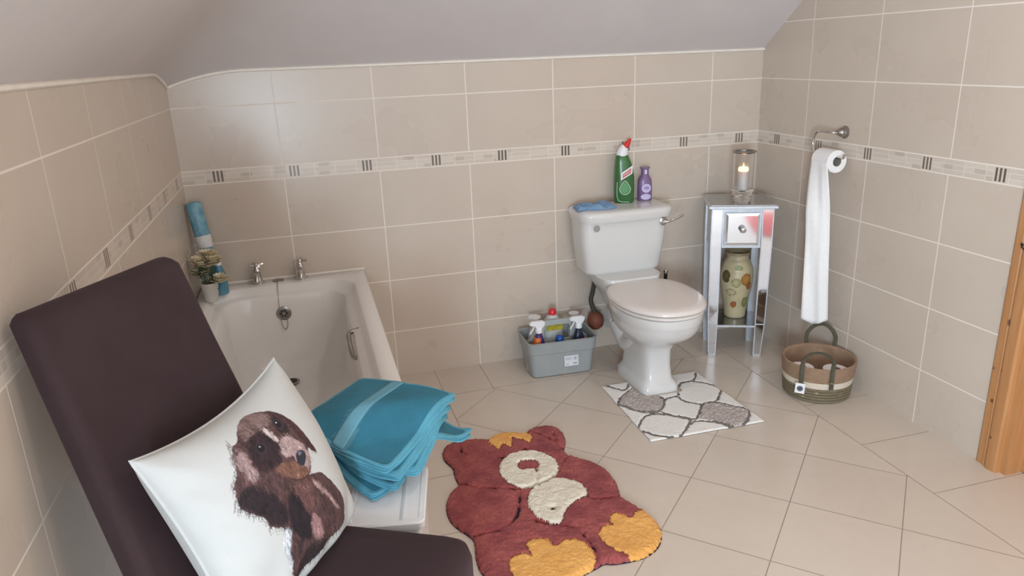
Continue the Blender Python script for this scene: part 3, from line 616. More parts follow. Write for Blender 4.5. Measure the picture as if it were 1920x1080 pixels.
# toilet cleaner bottle
def cleaner():
    t = empty('cleaner_bottle', (1.912, -0.075, 0.751), -0.25, 'tall green toilet cleaner bottle with red and white angled cap', 'bottle')
    S = [(0.0, 0, .040, .026), (.004, 0, .046, .030), (.06, 0, .047, .031), (.12, 0, .046, .031), (.155, -0.002, .043, .030), (.19, -.006, .036, .027), (.215, -.010, .029, .025), (.222, -.010, .026, .022)]
    g = noisy('green bottle plastic', (50, 96, 50), (64, 114, 64), 12, 0.25, 0.02)
    MB().loft([sup(cx, 0, hw, hl, 2.8, z, 36) for z, cx, hw, hl in S]).build('bottle_body', g, t, angle=0.9)
    S = [(.218, -.010, .026, .024), (.228, -.010, .027, .025), (.246, -.007, .024, .023), (.262, -.002, .018, .017), (.268, .001, .014, .013)]
    MB().loft([sup(cx, 0, hw, hl, 2.2, z, 28) for z, cx, hw, hl in S]).build('cap', M['white_plastic'], t, angle=0.9)
    S = [(.252, -.006, .020, .019), (.268, .006, .018, .017), (.283, .016, .011, .012), (.294, .023, .0065, .007)]
    MB().loft([sup(cx + .003, 0, hw, hl, 2.2, z, 28) for z, cx, hw, hl in S]).build('nozzle', noisy('red cap', (206, 34, 40), (220, 48, 50), 8, 0.35, 0.0), t, angle=0.9)
    # printed label: white flag with red bar, droplet outline
    def fr(x, z, off=0.0):   # point on the bottle front
        q = min(0.999, abs(x) / 0.046); y = -0.031 * (1 - q ** 2.8) ** (1 / 2.8) - 0.0006 - off
        return (x, y, z)
    def patch(poly, name, mat, off):
        # subdivided strip following the curved front
        b = MB(); A, B_, C, D = poly; n = 10
        vs = []
        for i in range(n + 1):
            s = i / n
            for u, w in ((A, B_), (D, C)):
                vs.append(fr(u[0] + (w[0] - u[0]) * s, u[1] + (w[1] - u[1]) * s, off))
        b.add(vs, [(2 * i, 2 * i + 2, 2 * i + 3, 2 * i + 1) for i in range(n)])
        return b.build(name, mat, t)
    patch([(-.020, .108), (.034, .138), (.036, .176), (-.018, .142)], 'label_flag', M['white_plastic'], 0.0)
    patch([(-.014, .117), (.027, .141), (.028, .163), (-.012, .137)], 'label_bar', noisy('label red', (196, 62, 58), (206, 72, 66), 8, 0.5, 0.0), 0.0005)
    text_mesh('HARPIC', 0.0145, 'lettering', M['white_plastic'], t, (0.0075, -0.0335, 0.1395), (PI / 2, -0.52, 0.0))
    dl = noisy('label pale green', (176, 214, 176), (190, 222, 188), 8, 0.5, 0.0)
    dr = []
    for k in range(33):
        a = 2 * PI * k / 32; r = 0.025; x = r * math.sin(a) * (1 if math.cos(a) < 0 else (1 - 0.55 * math.cos(a))); z = 0.068 + (0.036 if math.cos(a) > 0 else 0.027) * math.cos(a) * (1)
        dr.append(fr(x, z, .0005))
    MB().tube(dr, 0.0021, 6, caps=False).build('droplet_outline', dl, t)
    b = MB(); c = fr(0, .062, .0003); q = [fr((p[0]) * .8, .066 + (p[2] - .066) * .8, .0003) for p in dr[:-1]]
    b.add([c] + q, [(0, i + 1, (i + 1) % len(q) + 1) for i in range(len(q))]).build('droplet_fill', noisy('label mid green', (84, 146, 92), (98, 158, 104), 10, 0.4, 0.0), t)
    MB().tube([fr(-.036, .10, .0002), fr(-.037, .07, .0002), fr(-.037, .035, .0002), fr(-.030, .012, .0002), fr(-.01, .006, .0002), fr(.02, .005, .0002)], 0.0015, 6).build('label_line', dl, t)
cleaner()

def lotion():
    t = empty('lotion_bottle', (2.018, -0.075, 0.751), -0.25, 'small purple bottle with flared neck and lilac label on cistern', 'bottle')
    pu = noisy('purple bottle plastic', (120, 94, 134), (132, 106, 146), 12, 0.3, 0.02)
    S = [(0, .030, .020), (.004, .034, .023), (.06, .034, .024), (.095, .032, .023), (.108, .026, .020), (.118, .018, .016), (.124, .0165, .015)]
    MB().loft([sup(0, 0, hw, hl, 2.6, z, 32) for z, hw, hl in S]).build('bottle_body', pu, t, angle=0.9)
    S = [(.122, .0175, .016), (.148, .018, .0165), (.152, .024, .020), (.156, .024, .020), (.157, .020, .017)]
    MB().loft([sup(0, 0, hw, hl, 2.3, z, 32) for z, hw, hl in S]).build('cap', pu, t, angle=0.6)
    lm = noisy('lilac label', (196, 186, 220), (208, 198, 228), 10, 0.5, 0.0)
    def oval(cx, cz, rx, rz, name, mat, off):
        b = MB(); vs = []
        for r in (0, .5, 1):
            for k in range(24):
                a = 2 * PI * k / 24; x = cx + rx * r * math.cos(a); z = cz + rz * r * math.sin(a)
                q = min(.999, abs(x) / .0345); vs.append((x, -0.0245 * (1 - q ** 2.6) ** (1 / 2.6) - off, z))
        fs = [(i * 24 + k, i * 24 + (k + 1) % 24, (i + 1) * 24 + (k + 1) % 24, (i + 1) * 24 + k) for i in range(2) for k in range(24)]
        b.add(vs, fs).build(name, mat, t)
    oval(.004, .060, .022, .021, 'label_oval', lm, .0006)
    oval(.004, .062, .014, .008, 'label_print', noisy('lilac print', (150, 140, 190), (160, 150, 200), 40, 0.5, 0.0), .001)
    oval(.002, .020, .024, .014, 'label_base', lm, .0006)
    MB().box(-.004, .006, -.0186, -.0165, .126, .146).build('cap_shine', noisy('painted cap highlight', (214, 206, 222), (224, 216, 232), 10, .3, 0), t)  # pale block on the cap front, a highlight put in as colour
lotion()

# toilet brush handle behind the pan
t = empty('toilet_brush', (2.135, -0.085, 0), 0, 'toilet brush with black handle and chrome tip behind the pan', 'toilet brush')
MB().lathe([(0, 0), (0.045, 0), (0.048, 0.01), (0.042, 0.12), (0.036, 0.123), (0.034, 0.118), (0, 0.115)], (0, 0, 0), 24).build('holder', M['white_plastic'], t)
MB().lathe([(0.0, .116), (0.006, .116), (0.006, .335), (0.009, .34), (0.009, .375), (0.006, .378), (0, .378)], (0, 0, 0), 16).build('handle', M['black'], t)
MB().lathe([(0.0, .376), (0.010, .376), (0.013, .384), (0.010, .394), (0, .398)], (0, 0, 0), 16).build('tip', M['chrome'], t)

# ------------------------------------------------------------------ mirrored side table
def table():
    rz = math.atan2(-0.399, 0.917)
    t = empty('mirrored_table', (2.425, -0.236, 0), rz, 'slim mirrored side table with one drawer in the right corner', 'side table')
    W, D = 0.138, 0.132          # half sizes of the frame
    MB().box(-W - .014, W + .014, -D - .014, D + .014, .730, .742).build('top_frame', M['silver'], t, smooth=False, bevel=0.002)
    MB().box(-W - .004, W + .004, -D - .004, D + .004, .742, .7465).build('top_mirror', noisy('grey mirror top', (182, 186, 190), (196, 200, 204), 3, 0.1, 0, Metallic=1.0), t, smooth=False, bevel=0.001)
    for sx in (-1, 1):
        for sy in (-1, 1):
            # tapering leg with mirrored front
            def ring(z, w, ins):
                x1 = sx * (W - ins); x0 = sx * (W - ins - w); y1 = sy * (D - ins); y0 = sy * (D - ins - w)
                xa, xb = sorted((x0, x1)); ya, yb = sorted((y0, y1))
                return [(xa, ya, z), (xb, ya, z), (xb, yb, z), (xa, yb, z)]
            g = MB().loft([ring(0.0, .034, .016), ring(.006, .036, .015), ring(.17, .046, .006), ring(.55, .050, 0), ring(.730, .052, 0)])
            lg = g.build('leg', M['silver'], t, smooth=False)
            if sy == -1:
                def fc(z, w, ins, m_=.005):
                    a, b = sorted((sx * (W - ins), sx * (W - ins - w))); return [(a + m_, -(D - ins) - .0012, z), (b - m_, -(D - ins) - .0012, z)]
                rows = [fc(.012, .035, .0145), fc(.165, .046, .0065)]; rows2 = [fc(.172, .046, .006), fc(.55, .050, 0), fc(.724, .052, 0)]
                for rw in (rows, rows2):
                    vs = [q for r in rw for q in r]; vs += [(x, y + .002, z) for x, y, z in vs]; n = len(rw)
                    fs = [(2 * i, 2 * i + 1, 2 * i + 3, 2 * i + 2) for i in range(n - 1)]
                    MB().add(vs, fs).build('mirror_strip', M['mirror'], lg, smooth=False)
    MB().box(-W + .052, W - .052, -D + .004, -D + .016, .545, .73).build('drawer_surround', M['silver'], t, smooth=False)
    for sx in (-1, 1):
        a, b = sorted((sx * (W - .004), sx * (W - .012))); MB().box(a, b, -D + .052, D - .052, .545, .73).build('side_panel', M['mirror'], t, smooth=False)
    MB().box(-W + .052, W - .052, D - .012, D - .004, .545, .73).build('back_panel', M['silver'], t, smooth=False)
    MB().box(-W + .012, W - .012, -D + .017, D - .012, .545, .553).build('base_panel', M['silver'], t, smooth=False)
    dr = MB().box(-W + .060, W - .060, -D - .008, -D + .0035, .558, .712).build('drawer', M['silver'], t, smooth=False, bevel=0.002)
    # bevelled mirror front
    x0, x1, z0, z1 = -W + .064, W - .064, .562, .708; y = -D - .0085; bv = .010
    vs = [(x0, y, z0), (x1, y, z0), (x1, y, z1), (x0, y, z1), (x0 + bv, y - .0025, z0 + bv), (x1 - bv, y - .0025, z0 + bv), (x1 - bv, y - .0025, z1 - bv), (x0 + bv, y - .0025, z1 - bv)]
    MB().add(vs, [(4, 5, 6, 7), (0, 1, 5, 4), (1, 2, 6, 5), (2, 3, 7, 6), (3, 0, 4, 7)]).build('drawer_mirror', M['mirror'], dr, smooth=False)
    MB().lathe([(0, 0), (0.006, 0), (0.006, -.010), (0.013, -.014), (0.016, -.022), (0.012, -.030), (0, -.033)], (0, -D - .011, .637), 8, axis='y').build('knob', newmat('cut glass knob', lin((210, 216, 222)), 0.05, 0.85), dr, smooth=False)
    MB().box(-W + .012, W - .012, -D + .012, D - .012, .150, .158).build('shelf', M['silver'], t, smooth=False)
    MB().box(-W + .014, W - .014, -D + .014, D - .014, .158, .161).build('shelf_mirror', noisy('grey mirror shelf', (150, 152, 154), (162, 164, 166), 3, 0.12, 0, Metallic=1.0), t, smooth=False)
table()

def candle():
    t = empty('hurricane_lamp', (2.415, -0.275, 0.7467), 0, 'glass hurricane candle holder with glowing candle on mirrored table', 'candle holder')
    MB().lathe([(0, 0), (.034, 0), (.040, .004), (.043, .012), (.030, .020), (.028, .024), (.044, .030), (.050, .040), (.050, .052), (.046, .056), (0, .056)], (0, 0, 0), 40).build('glass_base', M['glass_thick'], t, angle=0.5)
    MB().lathe([(.046, .056), (.046, .225), (.0445, .225), (.0445, .057)], (0, 0, 0), 48, False, False).build('glass_cylinder', M['glass'], t)
    MB().lathe([(.0445, .224), (.047, .222), (.054, .226), (.056, .229), (.054, .232), (.047, .232), (.0445, .230), (.0445, .224)], (0, 0, 0), 48, False, False).build('rim', M['brushed'], t)
    MB().lathe([(0, .0565), (.023, .0565), (.023, .135), (.021, .139), (.012, .136), (0, .134)], (0, 0, 0), 32).build('candle', noisy('white wax', (224, 222, 220), (232, 230, 226), 20, .5, .02, Subsurface_Weight=0.2), t)
    em = newmat('flame', (1, .7, .3), .5); b = em.node_tree.nodes['Principled BSDF']; b.inputs['Emission Color'].default_value = (1, .72, .30, 1); b.inputs['Emission Strength'].default_value = 12
    MB().lathe([(0, .142), (.005, .146), (.006, .152), (.0035, .160), (0, .168)], (0, 0, 0), 16).build('flame', em, t)
    em2 = newmat('flame glow ring', (1, .85, .55), .3); b = em2.node_tree.nodes['Principled BSDF']; b.inputs['Emission Color'].default_value = (1, .70, .30, 1); b.inputs['Emission Strength'].default_value = 2.2
    MB().lathe([(.006, .1395), (.0215, .1395), (.0235, .145), (.0225, .153), (.019, .157), (.021, .147), (.006, .1405)], (0, 0, 0), 28, False, False).build('flame_glow', em2, t)  # emissive ring standing in for the flame's glow at the candle top
    l = bpy.data.lights.new('candle_light', 'POINT'); l.energy = 0.35; l.color = (1, .7, .35); l.shadow_soft_size = 0.004
    lo = bpy.data.objects.new('candle_light', l); COL.objects.link(lo); lo.parent = t; lo.location = (0, 0, .156)
candle()

def vase():
    t = empty('fruit_vase', (2.445, -0.225, 0.1612), 0, 'cream ceramic vase painted with fruit inside the mirrored table', 'vase')
    prof = [(0, 0), (.046, 0), (.050, .006), (.052, .03), (.062, .09), (.074, .16), (.078, .21), (.074, .25), (.060, .285), (.050, .298), (.050, .308), (.058, .322), (.060, .328), (.056, .330), (.046, .31), (.044, .298), (.05, .28), (0, .27)]
    fine = []
    for (a, b) in zip(prof[:-1], prof[1:]):
        n = max(1, int(math.hypot(b[0] - a[0], b[1] - a[1]) / .004))
        fine += [(a[0] + (b[0] - a[0]) * i / n, a[1] + (b[1] - a[1]) * i / n) for i in range(n)]
    fine.append(prof[-1]); seg = 120
    m_ = MB().lathe(fine, (0, 0, 0), seg, False, False)
    V = np.array(m_.v); ang = np.arctan2(V[:, 1], V[:, 0]); z = V[:, 2]
    P = np.stack([ang * .07, z], 1)
    col = np.tile(lin((184, 172, 138)), (len(V), 1)) * (1 + .25 * vnoise(P, 24, 9)[:, None])
    def blob(a, zc, rx, rz, c, ring=None):
        nonlocal col
        d = np.hypot(((ang - a + PI) % (2 * PI) - PI) * .07 / rx, (z - zc) / rz) + .45 * vnoise(P, 42, 3)
        if ring: col[d < 1.22] = lin(ring)
        col[d < 1.0] = lin(c)
        col[d < .42] = np.array(lin(c)) * 1.2
    f0 = -1.85
    for a, zc, rx, rz, c, r in [(f0 + .35, .205, .020, .026, (168, 118, 58), (120, 74, 44)), (f0 + .58, .175, .012, .016, (150, 84, 40), (96, 60, 34)), (f0 - .45, .075, .014, .016, (160, 92, 50), (104, 60, 40)),
        (f0 - .30, .19, .016, .018, (160, 156, 112), (120, 118, 84)), (f0 - .62, .14, .018, .014, (172, 160, 126), (118, 100, 76)), (f0 + .50, .09, .018, .024, (122, 128, 78), (92, 100, 62)),
        (f0 - 1.0, .22, .018, .024, (92, 82, 48), (66, 58, 38)), (f0 - .2, .262, .02, .012, (134, 138, 96), None), (f0 + 1.3, .15, .02, .026, (182, 116, 52), (120, 70, 40)), (f0 + 2.2, .2, .02, .026, (172, 96, 48), (120, 70, 40)), (f0 + 3.1, .13, .02, .026, (122, 128, 78), (92, 100, 62)), (f0 + 4.1, .18, .02, .026, (182, 116, 52), (120, 70, 40))]:
        blob(a, zc, rx, rz, c, r)
    col[z > .318] = lin((150, 132, 100))
    m_.build('vase_body', vcol_mat('glazed ceramic', 0.3, 50, .2, .05, .001, .1), t, colors=col, angle=1.5)
vase()

# ------------------------------------------------------------------ toilet paper on its wall holder
def paper():
    t = empty('paper_holder', (RW, -0.615, 1.075), 0, 'chrome hook-shaped toilet roll holder fixed to right tiled wall', 'toilet roll holder')
    MB().lathe([(0, 0), (.026, 0), (.026, -.004), (.020, -.008), (.018, -.022), (.013, -.026), (.010, -.040), (0, -.041)], (0, 0, 0), 28, axis='x').build('wall_plate', M['brushed'], t)
    ax = -.066
    MB().tube(smooth_path([(-.036, 0, 0), (-.055, .006, 0), (ax, .03, .004), (ax, .07, .004), (ax, .098, -.006), (ax, .112, -.035), (ax, .112, -.062), (ax, .100, -.084), (ax, .082, -.092), (ax, .05, -.094), (ax, 0, -.094), (ax, -.072, -.094), (ax, -.084, -.090), (ax, -.088, -.080)], 6), .0058, 12).build('arm', M['chrome'], t)
    r = empty('toilet_roll', (RW + ax, -0.612, 0.963), 0, 'white toilet roll on the wall holder with long trailing sheet', 'toilet roll')
    hl = .052; ro = .047; ri = .0205
    MB().lathe([(ri, -hl), (ro - .002, -hl), (ro, -hl + .002), (ro, hl - .002), (ro - .002, hl), (ri, hl), (ri, -hl)], (0, 0, 0), 48, False, False, axis='y').build('paper_wound', M['paper'], r, angle=0.6)
    MB().lathe([(ri - .0012, -hl), (ri, -hl), (ri, hl), (ri - .0012, hl), (ri - .0012, -hl)], (0, 0, 0), 32, False, False, axis='y').build('cardboard_core', noisy('grey cardboard', (150, 142, 132), (162, 154, 144), 40, .9, .1), r)
    # hanging sheet, creased lengthways, swinging slightly
    n, k = 60, 9; vs = []
    Ltot = .685
    for i in range(n + 1):
        s = i / n; z = -s * Ltot
        x0 = -ro - .0012 - .004 * math.sin(s * 2.2); yc = -.052 * s; tw = .80 * min(1, s * 3.2) ** 1.2
        for j in range(k + 1):
            u = j / k; w = (u - .5) * 2 * hl * (1 - .10 * math.sin(PI * s) + .06 * s)
            crease = .012 * math.exp(-((u - .30) / .10) ** 2) * min(1, s * 5) + .004 * math.sin(u * 9 + s * 6) * min(1, s * 3)
            zz = z
            if i > n - 6: zz = z - .028 * (1 - abs(u - .55) / .55) * (i - (n - 6)) / 6 
            px_ = -crease; ct, st_ = math.cos(tw), math.sin(tw)
            vs.append((x0 + .012 * min(1, s * 2) + px_ * ct - w * st_, w * ct + px_ * st_ + yc, zz))
    fs = [(i * (k + 1) + j, i * (k + 1) + j + 1, (i + 1) * (k + 1) + j + 1, (i + 1) * (k + 1) + j) for i in range(n) for j in range(k)]
    o = MB().add(vs, fs).build('hanging_sheet', M['paper'], r, angle=2.5)
    so = o.modifiers.new('thick', 'SOLIDIFY'); so.thickness = .0009
paper()

# ------------------------------------------------------------------ basket with rolls
def basket():
    cx, cy = 2.500, -0.792
    t = empty('basket', (cx, cy, 0), 0, 'round woven basket in brown, cream and olive by the right wall', 'basket')
    seg = 96
    prof = []
    def rad(z): return .134 + .016 * (z / .16) ** .8
    z = .004; prof = [(0.0, .0015), (.126, .0015)]
    n = 78
    for i in range(n + 1):
        z = .004 + (.158 - .004) * i / n
        if z < .066: r = rad(z) - .005 + .0055 * abs(math.sin(PI * z / .0132))
        elif z < .094: r = rad(z) - .002
        else: r = rad(z) - .002 + .002 * abs(math.sin(PI * z / .008))
        prof.append((r, z))
    prof += [(rad(.158) - .004, .162), (rad(.158) - .009, .159)]
    for i in range(20):
        z = .156 - .148 * i / 19; prof.append((rad(z) - .012, z))
    prof += [(0, .008)]
    b = MB().lathe(prof, (0, 0, 0), seg, False, False)
    V = np.array(b.v); ang = np.arctan2(V[:, 1], V[:, 0]); z = V[:, 2]; r = np.hypot(V[:, 0], V[:, 1])
    P = np.stack([ang * .14, z], 1)
    outer = (np.arange(len(V)) // seg) < (n + 4)
    nz = vnoise(P, 110, 1) * .5 + vnoise(P, 300, 2) * .5
    col = np.tile(lin((150, 122, 98)), (len(V), 1)) * (1 + .35 * nz[:, None])
    lo = outer & (z < .066); g = np.abs(np.sin(PI * z / .0132))
    fleck = (vnoise(P * [1, 1], 90, 5) > .42)
    col[lo] = (np.array(lin((124, 112, 88))) * (0.50 + .6 * g[lo, None])) * (1 + .3 * nz[lo, None])
    col[lo & fleck] = lin((168, 154, 130))
    bd = outer & (z >= .066) & (z < .094); col[bd] = np.array(lin((216, 202, 184)))
    nrm = V.copy(); k = (nz * .003 * (z > .094))[:, None]
    V[:, :2] += V[:, :2] / np.maximum(r, 1e-3)[:, None] * k
    b.v = [tuple(q) for q in V]
    b.build('woven_body', vcol_mat('woven seagrass', 0.9, 160, .4, .6, .002, .2), t, colors=np.clip(col, 0, 1), angle=2.5)
    ol = noisy('olive strap', (74, 70, 56), (88, 84, 68), 60, .8, .2)
    far = Vector((.64, .77, 0)); side = Vector((.77, -.64, 0))
    def strap(pts, name):
        g = MB().tube(smooth_path([tuple(q) for q in pts], 8), .0032, 8, flat=.0085, up=(far.x, far.y, 0))
        return g.build(name, ol, t)
    R = .150; w = .058; dn = math.sqrt(R * R - w * w)
    up = Vector((0, 0, 1))
    strap([far * dn - side * w + up * 0.120, far * (dn + .002) - side * w + up * 0.162, far * (dn + .006) - side * w + up * 0.205, far * (dn + .010) - side * (w * .55) + up * 0.242, far * (dn + .010) + up * 0.254 + side * .004,
           far * (dn + .010) + side * (w * .6) + up * 0.238, far * (dn + .006) + side * w + up * 0.202, far * (dn + .002) + side * w + up * 0.162, far * dn + side * w + up * 0.120], 'handle')
    fr = -far
    strap([fr * (dn + .008) - side * w + up * 0.077, fr * (dn + .012) - side * w + up * 0.120, fr * (dn + .004) - side * w + up * 0.166, fr * (dn - .035) - side * (w * .9) + up * 0.184, fr * (dn - .070) - side * (w * .45) + up * 0.194,
           fr * (dn - .080) + side * .006 + up * 0.196, fr * (dn - .070) + side * (w * .6) + up * 0.192, fr * (dn - .035) + side * (w) + up * 0.182, fr * (dn + .004) + side * w + up * 0.166, fr * (dn + .012) + side * w + up * 0.120, fr * (dn + .008) + side * w + up * 0.072], 'handle')
    st = noisy('strap stitching', (150, 140, 118), (160, 150, 128), 60, .8, .1)
    for z in (.078, .108):
        p0 = fr * (dn + .0165) + side * (w - .008) + up * z; p1 = fr * (dn + .0165) + side * (w + .008) + up * z
        MB().tube([tuple(p0), tuple(p1)], .0014, 6).build('stitching', st, t)
    # swing tag
    c = fr * (dn + .020) - side * (w + .002) + up * 0.072
    rz = math.atan2(side.y, side.x)
    tg = MB().box(-.019, .019, -.0007, .0007, -.024, .022).build('swing_tag', M['white_plastic'], t, smooth=False); tg.location = c; tg.rotation_euler = (.05, .05, rz)
    pr = noisy('tag print', (86, 96, 112), (100, 110, 124), 40, .7, 0)
    MB().lathe([(.009, -.0012), (.0125, -.0012), (.0125, -.0008), (.009, -.0008)], (0, 0, -.002), 28, True, True, axis='y').build('tag_ring', pr, tg)
    MB().lathe([(0, -.0012), (.005, -.0012), (.005, -.0008), (0, -.0008)], (0, 0, -.002), 16, axis='y').build('tag_dot', pr, tg)
    # rolls inside
    def roll(x, y, label, z0=.0085):
        e = empty('spare_toilet_roll', (cx + x, cy + y, z0), 0, label, 'toilet roll', 'spare toilet rolls in the basket')
        MB().lathe([(.020, 0), (.050, 0), (.052, .003), (.052, .092), (.050, .095), (.020, .095), (.020, 0)], (0, 0, 0), 40, False, False).build('paper_wound', M['paper'], e, angle=.6)
        MB().lathe([(.019, 0), (.020, 0), (.020, .095), (.019, .095), (.019, 0)], (0, 0, 0), 28, False, False).build('cardboard_core', M['pine_dark'], e)
        return e
    roll(.066, -.030, 'white toilet roll standing in the basket, on the right with its hole showing')
    roll(-.052, .040, 'white toilet roll standing in the basket, on the left side')
basket()

# ------------------------------------------------------------------ cleaning caddy and its bottles
def caddy():
    cx, cy = 1.532, -0.172
    rz = -0.035
    t = empty('cleaning_caddy', (cx, cy, 0), rz, 'grey plastic cleaning caddy on floor against the back wall', 'caddy')
    g = M['grey_plastic']; H = .178
    def R(hx, hy, r, z): return rrect(-hx, hx, -hy, hy, r, z, 7)
    rings = [R(.140, .086, .03, .002), R(.146, .092, .03, .006), R(.157, .102, .032, .118), R(.163, .107, .034, .122), R(.167, .111, .035, H - .004), R(.171, .115, .037, H), R(.168, .112, .035, H + .002), R(.161, .105, .033, H - .002),
             R(.157, .101, .032, .124), R(.150, .096, .03, .118), R(.138, .084, .028, .010), R(.06, .04, .02, .009)]
    MB().loft(rings, True, True).build('tub', g, t, angle=0.5)
    # central carrying divider with grip opening
    def yz(z): return .0
    b = MB()
    b.box(-.150, .150, -.004, .004, .010, .150)
    pts = [(-.150, .150), (-.128, .168), (-.105, .215), (-.092, .238), (-.07, .246), (.07, .246), (.092, .238), (.105, .215), (.128, .168), (.150, .150)]
    inn = [(-.06, .150), (-.062, .168), (-.064, .190), (-.060, .216), (-.050, .222), (.050, .222), (.060, .216), (.064, .190), (.062, .168), (.06, .150)]
    vs = []; 
    for y in (-.006, .006): vs += [(x, y, z) for x, z in pts] + [(x, y, z) for x, z in inn]
    n = len(pts); fs = []
    for i in range(n - 1):
        fs += [(i, i + 1, n + i + 1, n + i), (2 * n + i + 1, 2 * n + i, 3 * n + i, 3 * n + i + 1), (i, 2 * n + i, 2 * n + i + 1, i + 1), (n + i + 1, 3 * n + i + 1, 3 * n + i, n + i)]
    b.add(vs, fs)
    b.build('handle', noisy('pale grey plastic', (168, 172, 170), (176, 180, 178), 8, .45, .03), t, angle=.5)
    # paper label on the front
    lb = MB().box(-.034, .034, -.0008, .0008, -.027, .027).build('paper_label', noisy('label paper', (206, 208, 214), (216, 218, 222), 10, .7, 0), t, smooth=False)
    lb.location = (.038, -.1015, .075); lb.rotation_euler = (-.09, 0, 0)
    ink = noisy('label ink', (92, 94, 104), (112, 114, 124), 60, .7, 0); ink2 = noisy('faded ink', (160, 164, 184), (176, 178, 194), 60, .7, 0)
    b = MB()
    for z, x1 in ((.012, .002), (.008, -.002), (.004, .0)): b.box(-.029, x1, -.0013, -.0008, z, z + .0022)
    b.build('label_text', ink2, lb, smooth=False)
    b = MB()
    b.box(.010, .015, -.0013, -.0008, -.019, -.012)
    b.build('label_mark', ink, lb, smooth=False); b = MB()
    b.box(.012, .024, -.0013, -.0008, .002, .003); b.box(.012, .024, -.0013, -.0008, .014, .015); b.box(.012, .013, -.0013, -.0008, .002, .015); b.box(.023, .024, -.0013, -.0008, .002, .015); b.box(.016, .021, -.0013, -.0008, .006, .011)
    b.build('label_mark', ink, lb, smooth=False)
    b = MB().box(.017, .026, -.0013, -.0008, -.018, -.014); b.build('label_mark', ink, lb, smooth=False)
    b = MB().box(-.028, -.014, -.0013, -.0008, -.020, -.016); b.build('label_text', ink2, lb, smooth=False)
    Mx = Matrix.Translation((cx, cy, 0)) @ Matrix.Rotation(rz, 4, 'Z')
    def at(x, y): q = Mx @ Vector((x, y, .0105)); return (q.x, q.y, q.z)
    def spray(loc, rot, label, body, top, accent, H_, tilt=0):
        e = empty('spray_bottle', loc, rot, label, 'spray bottle')
        S = [(0, .030, .022), (.004, .035, .026), (.10, .036, .027), (.125, .032, .025), (H_ - .03, .020, .018), (H_ - .012, .013, .013), (H_, .013, .013)]
        MB().loft([sup(0, 0, hw, hl, 2.8, z, 32) for z, hw, hl in S]).build('bottle_body', body, e, angle=.9)
        s = MB()
        s.lathe([(0, H_ - .002), (.0165, H_ - .002), (.0165, H_ + .018), (.012, H_ + .021), (0, H_ + .021)], (0, 0, 0), 20)
        s.loft([[(x, -.010, z) for x, z in P_] if k == 0 else [(x, .010, z) for x, z in P_] for k, P_ in enumerate([[(-.012, H_ + .018), (.014, H_ + .018), (.026, H_ + .034), (.030, H_ + .048), (.020, H_ + .056), (-.030, H_ + .058), (-.044, H_ + .052), (-.046, H_ + .040), (-.024, H_ + .036)]] * 2)])
        hd = s.build('spray_head', top, e, angle=.6, bevel=.0025)
        MB().tube(smooth_path([(-.022, 0, H_ + .036), (-.028, 0, H_ + .020), (-.038, 0, H_ + .006), (-.042, 0, H_ - .002)], 5), .0035, 8, flat=.007, up=(1, 0, 0)).build('trigger', top, hd)
        return e
    e = spray(at(-.100, -.048), .05, 'orange and purple spray bottle with white trigger at left of caddy', noisy('purple bottle', (66, 40, 104), (80, 52, 122), 8, .3, 0), M['white_plastic'], None, .200)
    S = [(.02, -.018, .0195, .0275), (.10, -.018, .0200, .0283), (.135, -.014, .0190, .0262), (.178, -.006, .0140, .0205)]
    MB().loft([sup(cx_, 0, hw, hl, 2.8, z, 28) for z, cx_, hw, hl in S]).build('orange_sleeve', noisy('orange label', (206, 96, 52), (226, 132, 70), 22, .4, 0), e)
    e = spray(at(.095, -.040), .08, 'dark spray bottle with white trigger and red label at right of caddy', noisy('dark navy bottle', (28, 42, 62), (38, 54, 76), 8, .3, 0), M['white_plastic'], None, .198)
    o = MB().box(-.026, .032, -.030, -.0275, .118, .152).build('red_label', noisy('red label', (206, 76, 62), (222, 96, 76), 30, .5, 0), e, smooth=False); 
    MB().box(-.022, .030, -.0306, -.0301, .122, .128).build('label_stripe', M['white_plastic'], e, smooth=False)
    e = empty('cream_cleaner', at(-.004, -.058), 0, 'white cleaner bottle with round blue cap in front of caddy handle', 'bottle')
    S = [(0, .026, .018), (.004, .031, .022), (.10, .031, .022), (.122, .026, .020), (.134, .019, .017), (.138, .017, .016)]
    MB().loft([sup(0, 0, hw, hl, 2.6, z, 30) for z, hw, hl in S]).build('bottle_body', M['white_plastic'], e, angle=.9)
    MB().lathe([(0, .136), (.0185, .136), (.0205, .150), (.0195, .166), (.013, .176), (0, .180)], (0, 0, 0), 24).build('cap', noisy('blue cap', (20, 72, 150), (34, 88, 168), 8, .3, 0), e)
    e = empty('bleach_bottle', at(-.006, .048), 0, 'grey-white bottle with red cap and yellow label behind caddy handle', 'bottle')
    S = [(0, .040, .026), (.004, .048, .032), (.19, .048, .032), (.215, .042, .030), (.238, .024, .022), (.246, .017, .017)]
    MB().loft([sup(0, 0, hw, hl, 2.8, z, 30) for z, hw, hl in S]).build('bottle_body', noisy('pale bottle', (188, 190, 188), (198, 200, 198), 8, .35, 0), e, angle=.9)
    MB().lathe([(0, .244), (.0185, .244), (.0195, .252), (.0175, .266), (.011, .273), (0, .275)], (0, 0, 0), 24).build('cap', noisy('red screw cap', (200, 36, 44), (216, 52, 56), 8, .3, 0), e)
    MB().box(-.040, .040, -.0335, -.031, .176, .206).build('label', noisy('yellow green label', (150, 136, 40), (208, 190, 60), 30, .5, 0), e, smooth=False)
    e = empty('bottle', at(-.095, .045), 0, 'pale translucent bottle at the back left of the caddy', 'bottle')
    S = [(0, .026, .024), (.004, .031, .029), (.15, .031, .029), (.18, .024, .022), (.20, .013, .013), (.215, .013, .013)]
